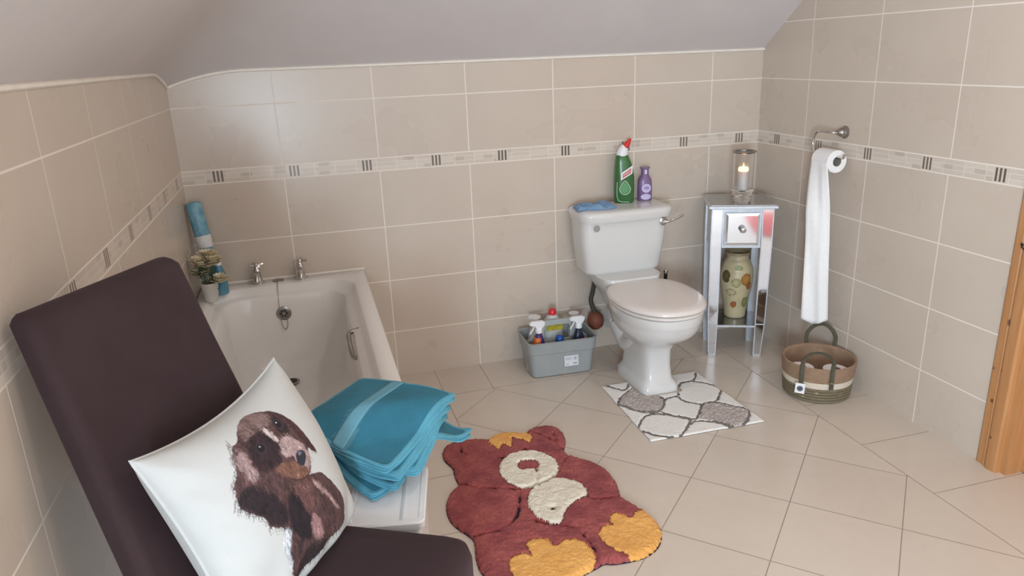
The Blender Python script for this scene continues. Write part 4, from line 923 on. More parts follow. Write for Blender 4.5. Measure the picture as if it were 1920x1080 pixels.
    MB().loft([sup(0, 0, hw, hl, 2.4, z, 28) for z, hw, hl in S]).build('bottle_body', noisy('milky plastic', (196, 194, 188), (206, 204, 198), 8, .4, 0), e)
    MB().lathe([(0, .213), (.017, .213), (.017, .235), (.030, .238), (.030, .246), (0, .247)], (0, 0, 0), 20).build('cap', M['white_plastic'], e)
    e = empty('bottle', at(.100, .045), 0, 'pale bottle with flat pump cap at the back right of the caddy', 'bottle')
    MB().loft([sup(0, 0, hw, hl, 2.4, z, 28) for z, hw, hl in S]).build('bottle_body', noisy('grey milky plastic', (186, 188, 186), (196, 198, 196), 8, .4, 0), e)
    MB().lathe([(0, .213), (.015, .213), (.015, .232), (.024, .236), (.024, .242), (0, .243)], (0, 0, 0), 20).build('cap', M['white_plastic'], e)
caddy()

# ------------------------------------------------------------------ things on the bath corner
def corner():
    # blue wrapped roll leaning in the corner
    a = Vector((.082, -.105, .549)); b = Vector((.034, -.072, .915)); d = (b - a).normalized(); L = (b - a).length
    t = bpy.data.objects.new('wrapped_roll', None); COL.objects.link(t); t.location = a; t.rotation_euler = d.to_track_quat('Z', 'Y').to_euler()
    tag(t, 'tall blue film-wrapped roll with white label leaning in the bath corner', 'roll')
    bl = noisy('blue glossy film', (84, 138, 162), (128, 178, 194), 26, .25, .8, .004)
    MB().lathe([(0, .004), (.020, .004), (.022, .010), (.024, L * .45), (.030, L * .62), (.031, L - .012), (.028, L - .002), (.020, L + .002), (.010, L - .004), (0, L - .006)], (0, 0, 0), 28).build('roll_body', bl, t)
    lb = MB().lathe([(.0285, .185), (.0320, .235)], (0, 0, 0), 28, False, False).build('white_label', noisy('label white', (216, 214, 212), (226, 224, 222), 10, .6, 0), t)
    w = MB()
    for a0, a1, z in ((-2.2, -1.2, .218), (-2.1, -1.5, .211)):
        r0 = [(.0325 * math.cos(q), .0325 * math.sin(q), z) for q in np.linspace(a0, a1, 10)]; r1 = [(x, y, z + .0045) for x, y, _ in r0]
        w.loft([r0, r1], False, False, closed=False)
    w.build('label_print', noisy('label dark print', (60, 60, 76), (72, 72, 88), 10, .6, 0), lb)
    # small blue bottle
    t = empty('soap_bottle', (.100, -.150, .5455), 0, 'small clear bottle of blue bubble bath beside the flowers', 'bottle')
    MB().lathe([(0, 0), (.024, 0), (.027, .004), (.027, .05), (.024, .08), (.017, .105), (.012, .118), (.012, .124), (0, .124)], (0, 0, 0), 28).build('bottle_body', noisy('clear blue plastic', (84, 150, 176), (116, 178, 196), 14, .15, .1, Transmission_Weight=.35), t)
    MB().lathe([(0, .122), (.0135, .122), (.0135, .150), (.010, .153), (0, .153)], (0, 0, 0), 20).build('cap', M['white_plastic'], t)
    # cream artificial flowers in a white pot
    t = empty('flower_pot', (.068, -.235, .5455), 0, 'cream artificial flowers in pale pot on the bath corner', 'flower arrangement')
    MB().lathe([(0, 0), (.022, 0), (.025, .003), (.034, .075), (.036, .078), (.032, .078), (.024, .010), (0, .008)], (0, 0, 0), 28).build('pot', noisy('pale pot', (196, 190, 180), (208, 202, 190), 20, .4, 0), t)
    pet = noisy('cream petals', (226, 212, 176), (242, 232, 204), 50, .8, .1); grn = noisy('dark leaves', (52, 70, 48), (74, 92, 62), 40, .8, .1)
    r = random.Random(3)
    for i in range(20):
        a = r.uniform(0, 2 * PI); q = r.uniform(.012, .046) if i else 0
        c = Vector((q * math.cos(a) + .004, q * math.sin(a),  .118 + r.uniform(-.040, .070) - q * .35))
        if i == 8: c = Vector((.028, .020, .150))
        b = MB(); b.tube([(c.x * .3, c.y * .3, .03), (c.x * .8, c.y * .8, c.z - .02), tuple(c)], .0012, 5)
        fl = MB()
        for ly, (n, rr, tilt) in enumerate(((6, .036, .30), (6, .029, .7), (5, .018, 1.1))):
            for k in range(n):
                aa = 2 * PI * k / n + ly * .5 + i; dx, dy = math.cos(aa), math.sin(aa); ox, oy = -dy, dx
                vs = []
                for u, wd in ((0, .15), (.35, .75), (.7, 1.0), (1.0, .55)):
                    for s in (-1, 0, 1):
                        hh = rr * math.sin(tilt) * u + (.003 if s else 0) + (.002 * u); rd = rr * math.cos(tilt * .8) * u
                        vs.append((c.x + dx * rd + ox * s * wd * rr * .45, c.y + dy * rd + oy * s * wd * rr * .45, c.z + hh))
                fl.add(vs, [(i2 * 3 + j, i2 * 3 + j + 1, i2 * 3 + j + 4, i2 * 3 + j + 3) for i2 in range(3) for j in range(2)])
        o = fl.build('flower', pet, t, angle=2.5)
        b.build('stem', grn, o)
    lf = MB()
    for k in range(40):
        a = r.uniform(0, 2 * PI); el = r.uniform(.0, 1.1); c0 = Vector((-.020, -.020, .112 + r.uniform(-.015, .035))); d = Vector((math.cos(a) * math.cos(el), math.sin(a) * math.cos(el), math.sin(el))); s = Vector((-math.sin(a), math.cos(a), 0)); L = r.uniform(.018, .034)
        lf.add([tuple(c0), tuple(c0 + d * L * .5 + s * .004), tuple(c0 + d * L), tuple(c0 + d * L * .5 - s * .004)], [(0, 1, 2, 3)])
    lf.build('foliage', grn, t, smooth=False)
corner()

# ------------------------------------------------------------------ rugs
def rug_grid(out, step):
    out = np.asarray(out); lo = out.min(0) - step; hi = out.max(0) + step
    nx = int((hi[0] - lo[0]) / step) + 2; ny = int((hi[1] - lo[1]) / step) + 2
    gx, gy = np.meshgrid(lo[0] + np.arange(nx) * step, lo[1] + np.arange(ny) * step)
    return np.stack([gx.ravel(), gy.ravel()], 1), nx, ny
def region_mesh(P, H_, nx, ny, cellmask, name, mat, parent, colors=None):
    cm = cellmask.reshape(ny - 1, nx - 1); J, I = np.nonzero(cm)
    a = J * nx + I; F = np.stack([a, a + 1, a + nx + 1, a + nx], 1)
    used, inv = np.unique(F, return_inverse=True); F = inv.reshape(F.shape)
    V = np.column_stack([P[used], H_[used]])
    # skirt down to the floor round the edge
    ed = {}
    for f in F.tolist():
        for k in range(4):
            e = (f[k], f[(k + 1) % 4])
            if (e[1], e[0]) in ed: del ed[(e[1], e[0])]
            else: ed[e] = 1
    V = V.tolist(); n0 = len(V); low = {}
    FF = F.tolist()
    cc = colors[used].tolist() if colors is not None else None
    for (p, q) in ed:
        for w in (p, q):
            if w not in low:
                low[w] = len(V); V.append([V[w][0], V[w][1], .0022])
                if cc is not None: cc.append(cc[w])
        FF.append([q, p, low[p], low[q]])
    b = MB(); b.v = [tuple(q) for q in V]; b.f = [tuple(f) for f in FF]; b.c = [None] * len(V)
    me = bpy.data.meshes.new(name); me.from_pydata(b.v, [], b.f); me.update(); me.materials.append(mat)
    me.polygons.foreach_set('use_smooth', [True] * len(me.polygons))
    if cc is not None:
        at = me.color_attributes.new('Col', 'FLOAT_COLOR', 'POINT'); c4 = np.ones((len(cc), 4)); c4[:, :3] = cc; at.data.foreach_set('color', c4.ravel())
    o = bpy.data.objects.new(name, me); COL.objects.link(o); o.parent = parent
    return o
def flat_poly(poly, z0, z1, name, mat, parent):
    p = [tuple(q) for q in np.asarray(poly)]
    return MB().loft([[(x, y, z0) for x, y in p], [(x, y, z1) for x, y in p]]).build(name, mat, parent, smooth=False)
def fur(name, c0, c1, c2, scale=90):
    mt = newmat(name, rough=0.95); nt = mt.node_tree
    n = noise(nt, scale, 4); n2 = noise(nt, 14, 3)
    c = mixc(nt, n.step(.25, .7), lin(c0), lin(c1)); c = mixc(nt, n2.step(.35, .7) * .75, c, lin(c2))
    setc(nt, c); b = nt.nodes['Principled BSDF']; b.inputs['Sheen Weight'].default_value = .08; b.inputs['Sheen Roughness'].default_value = .6; b.inputs['Specular IOR Level'].default_value = .15
    bump(nt, n, .8, .006); return mt

def bear_rug():
    ox, oy = 1.12, -1.12
    t = empty('bear_rug', (ox, oy, 0), 0, 'shaggy teddy bear shaped rug in rust, cream and yellow on floor', 'rug')
    B = BEAR
    out = chaikin(B['outline'], 2)
    P, nx, ny = rug_grid(out, .0035)
    wob = np.stack([vnoise(P, 120, 21), vnoise(P, 120, 22)], 1) * .007
    Q = P + wob
    din = sdist(Q, out)
    g = np.ones(len(P))
    for s in B['seams']:
        d = pdist(Q, chaikin(s, 2, False)); g *= 1 - .97 * np.exp(-(d / .0056) ** 2) * np.clip(.72 + 1.1 * vnoise(P, 45, 77), 0, 1)
    for i, q in enumerate(B['dots']):
        d = np.hypot(*(Q - np.array(q)).T); g *= 1 - .95 * np.exp(-(d / (.011 if i == 0 else .009)) ** 2)
    regs = {k: chaikin(B[k], 2) for k in ('hair', 'muzzle', 'nose', 'belly', 'paw_r', 'paw_l')}
    lab = np.zeros(len(P), int); names = ['body'] + list(regs)
    for i, (k, pl) in enumerate(regs.items()):
        sd = sdist(Q, pl); lab[sd > 0] = i + 1
        g *= 1 - .35 * np.exp(-(sd / .004) ** 2)
    pile = .018 + .003 * vnoise(P, 18, 5) + .0030 * vnoise(P, 60, 6) + .0030 * vnoise(P, 130, 7)
    pile += .0035 * np.isin(lab, [2, 4]) 
    Hh = .003 + pile * np.clip(1 - np.exp(-np.maximum(din, 0) / .007), 0, 1) * g
    # the rug's head ruffles slightly
    Hh = np.where(din > 0, Hh, .003)
    cx_ = np.arange(nx - 1)[None, :] + np.arange(ny - 1)[:, None] * nx
    a = cx_.ravel()
    ok = (din[a] > 0) & (din[a + 1] > 0) & (din[a + nx] > 0) & (din[a + nx + 1] > 0)
    gm = np.minimum(np.minimum(g[a], g[a + 1]), np.minimum(g[a + nx], g[a + nx + 1])); ok &= gm > .24
    cl = lab[a]
    red = fur('rust pile', (150, 72, 68), (176, 96, 92), (126, 54, 64), 120); yel = fur('yellow pile', (234, 168, 86), (246, 190, 112), (228, 162, 84), 150); crm = fur('cream pile', (228, 217, 194), (242, 235, 218), (232, 222, 202), 150)
    L = P - np.array([ox, oy])
    for nm, idx, mt in (('rust_pile', [0], red), ('fringe', [1], yel), ('muzzle', [2], crm), ('nose', [3], red), ('belly', [4], crm), ('paw', [5], yel), ('paw', [6], yel)):
        region_mesh(L, Hh, nx, ny, ok & np.isin(cl, idx), nm, mt, t)
    bk = chaikin(B['outline'], 1) - np.array([ox, oy]); 
    # navy backing shows in the gap between the feet
    flat_poly(bk, .0008, .0022, 'backing', M['navy'], t)
    for i, (nm) in enumerate(('navel', 'eye', 'eye')):
        q = np.array(B['dots'][i]) - np.array([ox, oy]); rr = (.006, .0055, .0075)[i]
        MB().lathe([(0, .004), (rr, .004), (rr * .9, .012), (rr * .4, .0155), (0, .016)], (q[0], q[1], 0), 14).build(nm, noisy('dark tuft', (34, 24, 26), (50, 36, 36), 200, .9, .3), t)
bear_rug()

def pedestal_mat():
    ox, oy = 1.88, -0.71
    t = empty('pedestal_mat', (ox, oy, 0), 0, 'white and grey trellis pattern pedestal mat around toilet base', 'bath mat')
    out = np.array([(1.643, -.448), (1.635, -.960), (2.130, -.968), (2.112, -.452), (1.962, -.452), (1.960, -.600), (1.945, -.615), (1.785, -.615), (1.770, -.600), (1.768, -.450)])
    P, nx, ny = rug_grid(out, .003)
    wob = np.stack([vnoise(P, 90, 31), vnoise(P, 90, 32)], 1) * .008
    Q = P + wob
    din = sdist(P + wob * .12, out)
    dl = np.full(len(P), 9.0)
    for s in MAT['lines']: dl = np.minimum(dl, pdist(Q, chaikin(s, 1, False)))
    sh = np.zeros(len(P), bool)
    for s in MAT['shag']: sh |= inside(Q, chaikin(s, 1))
    line = dl < .0042
    Hh = .0055 + .0035 * np.clip(dl / .012, 0, 1) + .0012 * vnoise(P, 160, 3)
    Hh = np.where(sh & ~line, .0095 + .007 * vnoise(P, 130, 4) + .005 * vnoise(P, 240, 5), Hh)
    Hh = np.where(line & ~sh, .0040 + .001 * vnoise(P, 200, 5), Hh)
    Hh *= np.clip(.35 + din / .006, .35, 1)
    a = (np.arange(nx - 1)[None, :] + np.arange(ny - 1)[:, None] * nx).ravel()
    ok = (din[a] > 0) & (din[a + 1] > 0) & (din[a + nx] > 0) & (din[a + nx + 1] > 0)
    L = P - np.array([ox, oy])
    ivory = fur('ivory short pile', (240, 237, 232), (246, 244, 240), (242, 239, 234), 160)
    grey = fur('grey shag pile', (160, 150, 144), (214, 204, 198), (178, 168, 164), 110)
    dark = fur('dark grey outline', (112, 106, 102), (140, 132, 128), (124, 118, 114), 160)
    region_mesh(L, Hh, nx, ny, ok & ~sh[a] & ~line[a], 'ivory_pile', ivory, t)
    region_mesh(L, Hh, nx, ny, ok & line[a], 'trellis_outline', dark, t)
    mid = L[:, 0][a] > .0
    s1 = inside(P[a] + wob[a], chaikin(MAT['shag'][0], 1))
    region_mesh(L, Hh, nx, ny, ok & sh[a] & ~line[a] & s1, 'shag_cell', grey, t)
    region_mesh(L, Hh, nx, ny, ok & sh[a] & ~line[a] & ~s1, 'shag_cell', grey, t)
pedestal_mat()

# ------------------------------------------------------------------ chair (local frame: x forward, y towards the far side, z up)
CH = Vector((0.40, -1.756, 0)); BB = Vector((0.88207532, -0.47110841, 0)); AA = Vector((-0.47110841, -0.88207532, 0))
def chair():
    rz = math.atan2(BB.y, BB.x)
    t = empty('dining_chair', CH, rz, 'high-backed dining chair in dark brown stretch cover, at front left', 'chair')
    # local: x = b, y = -a
    fab = M['chair']
    W = .435
    def slab(sec):   # sections: z, x0, x1, y0, y1, r
        return [rrect(x0, x1, y0, y1, r, z, 7) for z, x0, x1, y0, y1, r in sec]
    # seat
    sec = [(.30, -.05, .385, -W, 0.0, .035), (.34, -.05, .388, -W - .002, .002, .035), (.44, -.05, .388, -W - .002, .002, .038), (.468, -.045, .382, -W + .003, -.003, .040), (.480, -.035, .368, -W + .016, -.016, .040), (.485, -.01, .33, -W + .06, -.06, .04), (.486, .05, .25, -W + .14, -.14, .04)]
    MB().loft(slab(sec)).build('seat', fab, t, angle=1.5)
    # backrest: leans back, narrows to the top, softly waved upper edge
    rings = []; nz = 26
    k = 14
    for i in range(nz + 1):
        s = i / nz; z = .36 + (1.062 - .36) * s
        lean = -.335 * (z - .48); th = .058 - .008 * s
        y1 = .004 - .004 * s; y0 = -(.432 - .055 * ((z - .36) / .70))
        x1 = lean + .002; x0 = lean - th
        rings.append(rrect(x0, x1, y0, y1, .022, z, k))
    # rounded top
    z = 1.062; lean = -.335 * (z - .48); y0 = -.377
    for dz, ins in ((.010, .006), (.017, .014), (.020, .024)):
        rings.append(rrect(lean - .050 + ins - .335 * dz, lean + .002 - ins - .335 * dz, y0 + ins, -.0 - ins, .02, z + dz, k))
    R2 = []
    for i, r in enumerate(rings):
        s = i / (len(rings) - 1)
        q = []
        for (x, y, z) in r:
            # sagging top edge: peaks at both corners
            u = -y / .385
            sag = (-.010 * math.sin(PI * min(max(u, 0), 1)) - .006 * math.exp(-((u - .84) / .07) ** 2) - .004 * math.exp(-((u - .05) / .04) ** 2)) * max(0, (s - .6) / .4)
            bul = .008 * math.sin(PI * s) * math.sin(PI * min(max(u, 0), 1))
            wr = .0025 * math.sin(z * 26 + y * 9) * (1 - s)
            q.append((x + (bul + wr if x > -.335 * (z - .48) - .02 else -.004 * math.sin(PI * s)), y, z + sag))
        R2.append(q)
    MB().loft(R2).build('backrest', fab, t, angle=1.2)
    wd = noisy('dark stained wood', (58, 40, 34), (70, 50, 42), 20, .4, .05)
    for (x, y) in ((.355, -.035), (.355, -W + .035)):
        MB().loft([rrect(x - .016, x + .016, y - .016, y + .016, .004, 0), rrect(x - .021, x + .021, y - .021, y + .021, .004, .31)]).build('leg', wd, t)
    for y in (-.035, -W + .035):
        MB().loft([rrect(-.060, -.028, y - .016, y + .016, .004, 0), rrect(-.040, .0, y - .021, y + .021, .004, .37)]).build('leg', wd, t)
chair()

# ------------------------------------------------------------------ dog cushion
def cushion():
    P3 = np.array([0.504, -1.808, 0.500]); P1 = np.array([0.380, -1.750, 0.860]); P2 = np.array([0.168, -2.071, 0.845]); P4 = np.array([0.292, -2.130, 0.500])
    org = Vector(P3.tolist())
    nrm = np.array([0.78047734, -0.51527521, 0.35404319])
    t = empty('dog_cushion', org, 0, 'white square cushion printed with brown spaniel puppy, leaning on chair', 'cushion')
    N = 300
    u, v = np.meshgrid(np.linspace(0, 1, N), np.linspace(0, 1, N)); u = u.ravel(); v = v.ravel()
    # denser sampling near the edges is not needed
    def ve(u_, v_): return v_ - .075 * np.sin(PI * u_) ** .8 * v_ ** 4 - .0 * u_
    def ue(u_, v_): return u_ - .035 * np.sin(PI * v_) * u_ ** 4
    u0_, v0_ = u.copy(), v.copy()
    prof = np.maximum(0, (1 - (2 * u - 1) ** 2) * (1 - (2 * v - 1) ** 2)) ** .42
    u, v = ue(u0_, v0_), ve(u0_, v0_)
    base = ((1 - u) * (1 - v))[:, None] * P3 + (u * (1 - v))[:, None] * P4 + ((1 - u) * v)[:, None] * P1 + (u * v)[:, None] * P2
    UV = np.stack([u, v], 1)
    wr = (.004 * np.sin((u * 1.0 + v * .45) * 26) * np.exp(-((v - .10) / .12) ** 2) + .003 * np.sin((u * .6 - v) * 34) * np.exp(-((u - .93) / .08) ** 2) + .004 * vnoise(UV, 5, 44)) * np.minimum(1, prof * 2)
    # paint
    col = np.tile(lin((200, 201, 198)), (len(u), 1))
    wob = np.stack([vnoise(UV, 45, 51) + .6 * vnoise(UV, 110, 52), vnoise(UV, 45, 53) + .6 * vnoise(UV, 110, 54)], 1) * .016
    # streaky fur noise, combed downwards
    st = vnoise(UV * [1, .28], 170, 61) + .7 * vnoise((UV + .05 * vnoise(UV, 6, 65)[:, None]) * [1, .35], 90, 62) + .5 * vnoise(UV, 22, 63)
    sil = None
    soft = {0: .0022, 6: .004}
    small = (9, 10, 11, 12, 13, 14, 15, 16, 17)
    for i, (c, pl) in enumerate(DOG):
        pl = np.array(pl); pc = chaikin(pl, 1 if i else 1)
        tiny = i in small
        sd = sdist(UV + wob * (.0 if tiny else (.75 if i else .25)), pc)
        w = .0022 if (i == 0 or tiny) else (.007 if i in (8, 6, 7) else .014)
        al = np.clip(sd / w + .5, 0, 1); al = al * al * (3 - 2 * al)
        if i == 0: sil = al
        else: al = al * sil
        cc = np.array(lin(c))[None, :]
        if not tiny: cc = cc * ((.66 if sum(c) < 330 else .95) + .5 * st[:, None] * (1.0 if i < 23 else .3))
        col = col * (1 - al[:, None]) + np.clip(cc, 0, 1) * al[:, None]
        col = np.clip(col, 0, 1)
    # fur strokes: smear the paint along the lie of the coat
    rs = np.random.default_rng(5)
    C2 = col.reshape(N, N, 3); SL = sil.reshape(N, N)
    gu = UV[:, 0].reshape(N, N); gv = UV[:, 1].reshape(N, N)
    base_col = C2.copy(); face_lo, face_hi = (.30, .62), (.50, .90)
    def nearest(a_, b_): return int(np.clip(round(b_ * (N - 1)), 0, N - 1)), int(np.clip(round(a_ * (N - 1)), 0, N - 1))
    prot = [np.array(DOG[q][1]).mean(0) for q in (13, 16, 10)]
    for s_ in range(7500):
        cu_, cv_ = rs.random() * .66 + .17, rs.random() * .84 + .06
        j_, i_ = nearest(cu_, cv_)
        if SL[j_, i_] < .6: continue
        if min(math.hypot(cu_ - q[0], cv_ - q[1]) for q in prot) < .040: continue
        # direction: radiates from the crown, hangs down on ears and chest
        dx, dy = cu_ - .46, cv_ - .80
        face = cv_ > .58 and cu_ < .66
        dl = math.hypot(dx, dy) + 1e-6
        if face: ang = math.atan2(dy, dx)
        else: ang = math.atan2(-1.0, (cu_ - .45) * .9)
        ang += rs.normal(0, .25); L_ = rs.uniform(.010, .020) if face else rs.uniform(.018, .045)
        ex, ey = cu_ + L_ * math.cos(ang), cv_ + L_ * math.sin(ang)
        wd = rs.uniform(.0010, .0022)
        x0, x1 = sorted((cu_, ex)); y0, y1 = sorted((cv_, ey)); mg = .006
        ia, ib = int((x0 - mg - .01) * (N - 1)), int((x1 + mg + .05) * (N - 1)) + 2; ja, jb = int((y0 - mg) * (N - 1)), int((y1 + mg + .08) * (N - 1)) + 2
        ia, ja = max(ia, 0), max(ja, 0)
        su, sv = gu[ja:jb, ia:ib], gv[ja:jb, ia:ib]
        if su.size == 0: continue
        ax_, ay_ = ex - cu_, ey - cv_
        tt = np.clip(((su - cu_) * ax_ + (sv - cv_) * ay_) / (L_ * L_), 0, 1)
        dd = np.hypot(su - cu_ - tt * ax_, sv - cv_ - tt * ay_)
        al = np.clip(1.3 - dd / (wd * (1.15 - tt)), 0, 1) * .72
        if face: al = al * SL[ja:jb, ia:ib]
        src = base_col[j_, i_] * rs.choice([.35, .55, .8, 1.25, 1.8, 2.4], p=[.20, .22, .22, .18, .12, .06])
        C2[ja:jb, ia:ib] = C2[ja:jb, ia:ib] * (1 - al[..., None]) + np.clip(src, 0, 1) * al[..., None]
    # eyes, nose and mouth repainted crisp on top
    col = C2.reshape(-1, 3)
    for i in (9, 10, 11, 12, 13, 14, 15, 16, 17):
        c, pl = DOG[i]; sd = sdist(UV, chaikin(np.array(pl), 1)); al = np.clip(sd / .0022 + .5, 0, 1)[:, None] * sil[:, None]
        col = col * (1 - al) + np.array(lin(c))[None, :] * al
    front = base + nrm * (prof * .085 + wr)[:, None] - P3
    f = []
    idx = np.arange(N * N).reshape(N, N)
    F = np.stack([idx[:-1, :-1].ravel(), idx[:-1, 1:].ravel(), idx[1:, 1:].ravel(), idx[1:, :-1].ravel()], 1)
    def make(name, V, F, colr, mat):
        me = bpy.data.meshes.new(name); me.from_pydata(V.tolist(), [], F.tolist()); me.update(); me.materials.append(mat)
        me.polygons.foreach_set('use_smooth', [True] * len(me.polygons))
        if colr is not None:
            at = me.color_attributes.new('Col', 'FLOAT_COLOR', 'POINT'); c4 = np.ones((len(V), 4)); c4[:, :3] = colr; at.data.foreach_set('color', c4.ravel())
        o = bpy.data.objects.new(name, me); COL.objects.link(o); o.parent = t; return o
    make('printed_front', front, F, col, vcol_mat('printed cotton', .85, 420, .1, .12, .0008, .05))
    n2 = 60
    u2, v2 = np.meshgrid(np.linspace(0, 1, n2), np.linspace(0, 1, n2)); u2 = u2.ravel(); v2 = v2.ravel()
    pr2 = np.maximum(0, (1 - (2 * u2 - 1) ** 2) * (1 - (2 * v2 - 1) ** 2)) ** .42
    hb = .028 + .062 * u2 ** 2
    u2, v2 = ue(u2, v2), ve(u2, v2)
    b2 = ((1 - u2) * (1 - v2))[:, None] * P3 + (u2 * (1 - v2))[:, None] * P4 + ((1 - u2) * v2)[:, None] * P1 + (u2 * v2)[:, None] * P2
    back = b2 - nrm * (pr2 * hb)[:, None] - P3
    i2 = np.arange(n2 * n2).reshape(n2, n2); F2 = np.stack([i2[:-1, :-1].ravel(), i2[1:, :-1].ravel(), i2[1:, 1:].ravel(), i2[:-1, 1:].ravel()], 1)
    white = noisy('white cotton', (196, 198, 197), (204, 205, 203), 300, .85, .1, .0008)
    make('back_panel', back, F2, None, white)
    # piped seam round the edge
    ring = []
    for k in range(40): ring.append((k / 40, 0))
    for k in range(40): ring.append((1, k / 40))
    for k in range(40): ring.append((1 - k / 40, 1))
    for k in range(40): ring.append((0, 1 - k / 40))
    pts = [((1 - a) * (1 - b) * P3 + a * (1 - b) * P4 + (1 - a) * b * P1 + a * b * P2 - P3) for a, b in [(float(ue(q[0], q[1])), float(ve(q[0], q[1]))) for q in ring]]
    pts.append(pts[0])
    MB().tube([tuple(q) for q in pts], .0028, 8).build('seam', white, t)
cushion()

# ------------------------------------------------------------------ white bin under the towels, and the towels
def bin_():
    t = empty('storage_box', (0.588, -1.690, 0), -0.20, 'white plastic storage box between the bath end and the chair', 'box')
    w = M['white_plastic']
    MB().loft([rrect(-.078, .078, -.112, .100, .014, 0), rrect(-.082, .082, -.117, .106, .014, .44)]).build('body', w, t)
    ld = MB().loft([rrect(-.088, .088, -.123, .113, .016, .438), rrect(-.090, .090, -.125, .115, .016, .442), rrect(-.090, .090, -.125, .115, .016, .455), rrect(-.087, .087, -.122, .112, .015, .459),
                    rrect(-.076, .076, -.113, .101, .012, .459), rrect(-.074, .074, -.111, .099, .012, .457)]).build('lid', w, t, angle=.5)
    MB().box(.034, .041, -.110, .098, .4565, .4595).build('lid_rib', noisy('grey rib', (196, 202, 204), (206, 210, 212), 8, .4, 0), ld, smooth=False, bevel=.001)
bin_()

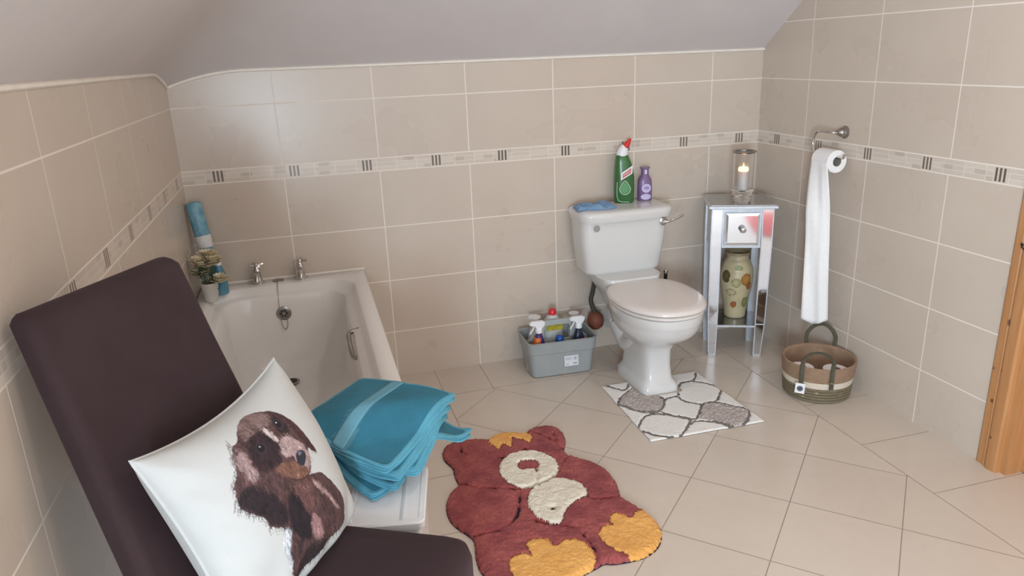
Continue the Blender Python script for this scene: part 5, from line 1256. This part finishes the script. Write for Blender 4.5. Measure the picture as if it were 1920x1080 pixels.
def towels():
    mt = newmat('teal terry cotton', rough=.95); nt = mt.node_tree
    a = nt.nodes.new('ShaderNodeVertexColor'); a.layer_name = 'Col'
    n = noise(nt, 260, 3); n2 = noise(nt, 16, 3)
    h = nt.nodes.new('ShaderNodeHueSaturation'); nt.links.new(a.outputs[0], h.inputs['Color']); nt.links.new((n * .35 + n2 * .5 + .55).k, h.inputs['Value'])
    setc(nt, h.outputs[0]); bump(nt, n, .6, .003)
    b = nt.nodes['Principled BSDF']; b.inputs['Sheen Weight'].default_value = .12; b.inputs['Sheen Tint'].default_value = (*lin((150, 210, 220)), 1)
    def ss(x): x = min(max(x, 0), 1); return x * x * (3 - 2 * x)
    def basez(x, y, k=0):
        z = .5465 - .0835 * ss((-1.555 - y) / .15)
        z -= (.020 + .014 * k) * ss((x - .690) / .12)      # droops over the outer edge
        return z
    order = [('topmost folded teal towel on the stack, with pale woven stripe', 0), ('second folded teal towel from the top of the stack', 1), ('third folded teal towel from the top of the stack', 2), ('fourth folded teal towel from the top, second from the bottom', 3), ('bottom folded teal towel of the stack, corners drooping', 4)]
    # corner positions D (left), E (far), B (right), C (near)
    quads = {0: ((.400, -1.585), (.563, -1.390), (.790, -1.540), (.588, -1.740)),
             1: ((.408, -1.580), (.570, -1.400), (.778, -1.545), (.608, -1.744)),
             2: ((.420, -1.575), (.575, -1.410), (.775, -1.530), (.658, -1.716)),
             3: ((.430, -1.570), (.590, -1.410), (.760, -1.500), (.600, -1.730)),
             4: ((.440, -1.580), (.590, -1.410), (.835, -1.512), (.552, -1.722))}
    th = {0: .0175, 1: .0170, 2: .0165, 3: .0160, 4: .0150}
    off = 0.0
    heights = {}
    for k in (4, 3, 2, 1, 0):
        heights[k] = off; off += th[k] + .0008
    for label, k in order:
        D, E, B_, C = [np.array(q) for q in quads[k]]
        r = np.random.default_rng(40 + k)
        nl = 3                                   # folded layers seen on the edge
        n = 44
        lvls = []
        per = 9
        for l in range(nl):
            for q in range(per):
                tt = q / (per - 1); lvls.append((l, tt))
        T = th[k]
        offs = r.uniform(-.004, .006, (nl, 4))
        # perimeter parametrisation: rounded square in uv
        ring = [((x + 1) / 2, (y + 1) / 2) for x, y, _ in rrect(-1, 1, -1, 1, .10, 0, 6)]
        # insert extra points along straight sides
        R = []
        for i in range(len(ring)):
            a0 = ring[i]; a1 = ring[(i + 1) % len(ring)]; m_ = max(1, int(math.hypot(a1[0] - a0[0], a1[1] - a0[1]) / .04))
            for j in range(m_): R.append((a0[0] + (a1[0] - a0[0]) * j / m_, a0[1] + (a1[1] - a0[1]) * j / m_))
        ctr = (D + E + B_ + C) / 4
        def pos(u, v):      # u: D->C / E->B ; v: D->E / C->B
            q = (1 - u) * (1 - v) * D + u * (1 - v) * C + (1 - u) * v * E + u * v * B_
            # wavy sides
            q = q + (q - ctr) * (.016 * math.sin(u * 7 + k * 2) * (1 - abs(2 * v - 1)) * 0 + .012 * math.sin(v * 8 + k * 1.7) + .010 * math.sin(u * 9 + k))
            return q
        def zat(x, y, frac):
            bz = basez(x, y, k); flat_ = .5465 - .0835 * ss((-1.40 - y) / .40) - .020 * ss((x - .690) / .12)
            w = (heights[k] + T * frac) / .088
            sup_ = bz * (1 - w) + flat_ * w
            return max(bz, sup_) + heights[k] + T * frac + .0012 * (math.sin(x * 31) * math.cos(y * 27) + 1) * w
        rings = []; cols = []
        teal = np.array(lin((48, 114, 135))); pale = np.array(lin((88, 140, 158))); edge = np.array(lin((88, 156, 176)))
        def stripe(u, v): return k == 0 and .36 < u < .50
        def add(u, v, ins, frac, edgecol):
            uu = .5 + (u - .5) * (1 - ins); vv = .5 + (v - .5) * (1 - ins)
            x, y = pos(uu, vv); rings[-1].append((x, y, zat(x, y, frac)))
            e_ = max(abs(u - .5), abs(v - .5)) * 2
            cols.append(edge if edgecol and not stripe(uu, vv) else (pale if stripe(uu, vv) else teal))
        # underside
        for ins in (.9, .5, .15):
            rings.append([]); [add(u, v, ins, 0, False) for u, v in R]
        for l, tt in lvls:
            rings.append([])
            for i, (u, v) in enumerate(R):
                side = (offs[l][0] * (u) + offs[l][1] * (1 - u) + offs[l][2] * v + offs[l][3] * (1 - v)) / .3
                bul = .035 * (1 - math.sqrt(max(0, 1 - (2 * tt - 1) ** 2)))
                wav = .012 * math.sin(i * .30 + l * 2.1 + k) + .006 * math.sin(i * .83 + l + k * 3)
                add(u, v, bul - side * .8 + wav + .004 * 1, (l + tt) / nl, True)
        # top surface rings
        for ins in (.06, .075, .10, .2, .3, .4, .5, .6, .7, .8, .9, .97):
            rings.append([])
            for u, v in R:
                add(u, v, ins, 1.0, ins < .07)
        b = MB().loft(rings, True, True)
        V = np.array(b.v); V2 = V.copy()
        Pn = V[:, :2]
        top = np.array([False] * len(V)); top[-len(R) * 11:] = True
        V2[top, 2] += (.0028 * vnoise(Pn, 26, 70 + k) + .003 * vnoise(Pn, 9, 80 + k))[top]
        # stripe by world uv on a dense top: recolour via position
        b.v = [tuple(q) for q in V2]
        ob = b.build('folded_towel', mt, None, colors=np.array(cols), angle=1.0)
        tag(ob, label, 'towel', 'folded teal towels on the bath corner')
        if k == 0:
            # woven band lying in the pile
            pts0 = []; pts1 = []
            m_ = 40; rows = 6; vs = []
            for i in range(m_ + 1):
                v = .012 + .976 * i / m_
                for j in range(rows + 1):
                    u = .37 + .12 * j / rows
                    x, y = pos(u, v); vs.append((x, y, zat(x, y, 1.0) + .0032 - .003 * max(0, (abs(v - .5) - .47) / .03)))
            fs = [(i * (rows + 1) + j, i * (rows + 1) + j + 1, (i + 1) * (rows + 1) + j + 1, (i + 1) * (rows + 1) + j) for i in range(m_) for j in range(rows)]
            o = MB().add(vs, fs).build('woven_stripe', noisy('flat woven teal', (94, 150, 168), (104, 160, 178), 300, .7, .1, .0005), ob, angle=2)
            s_ = o.modifiers.new('thick', 'SOLIDIFY'); s_.thickness = .002
towels()

# ------------------------------------------------------------------ red rug behind the camera (shows in the mirrored drawer)
def red_rug():
    out = chaikin([(1.58, -3.58), (1.70, -3.26), (1.86, -2.86), (1.95, -2.80), (2.08, -2.80), (2.32, -2.88), (2.40, -3.00), (2.24, -3.62), (2.10, -3.72), (1.70, -3.68)], 2)
    P, nx, ny = rug_grid(out, .008)
    d = sdist(P, out); Hh = .004 + .010 * np.clip(d / .012, 0, 1) * (.75 + .25 * np.abs(np.sin((P[:, 0] * .25 + P[:, 1]) * 60))) + .002 * vnoise(P, 60, 4)
    a = (np.arange(nx - 1)[None, :] + np.arange(ny - 1)[:, None] * nx).ravel()
    ok = (d[a] > 0) & (d[a + 1] > 0) & (d[a + nx] > 0) & (d[a + nx + 1] > 0)
    o = region_mesh(P, Hh, nx, ny, ok, 'red_rug', fur('red ribbed pile', (186, 84, 78), (206, 104, 96), (196, 92, 86), 80), None)
    tag(o, 'red ribbed rug on the floor, showing only as a reflection in the drawer mirror', 'rug')
red_rug()
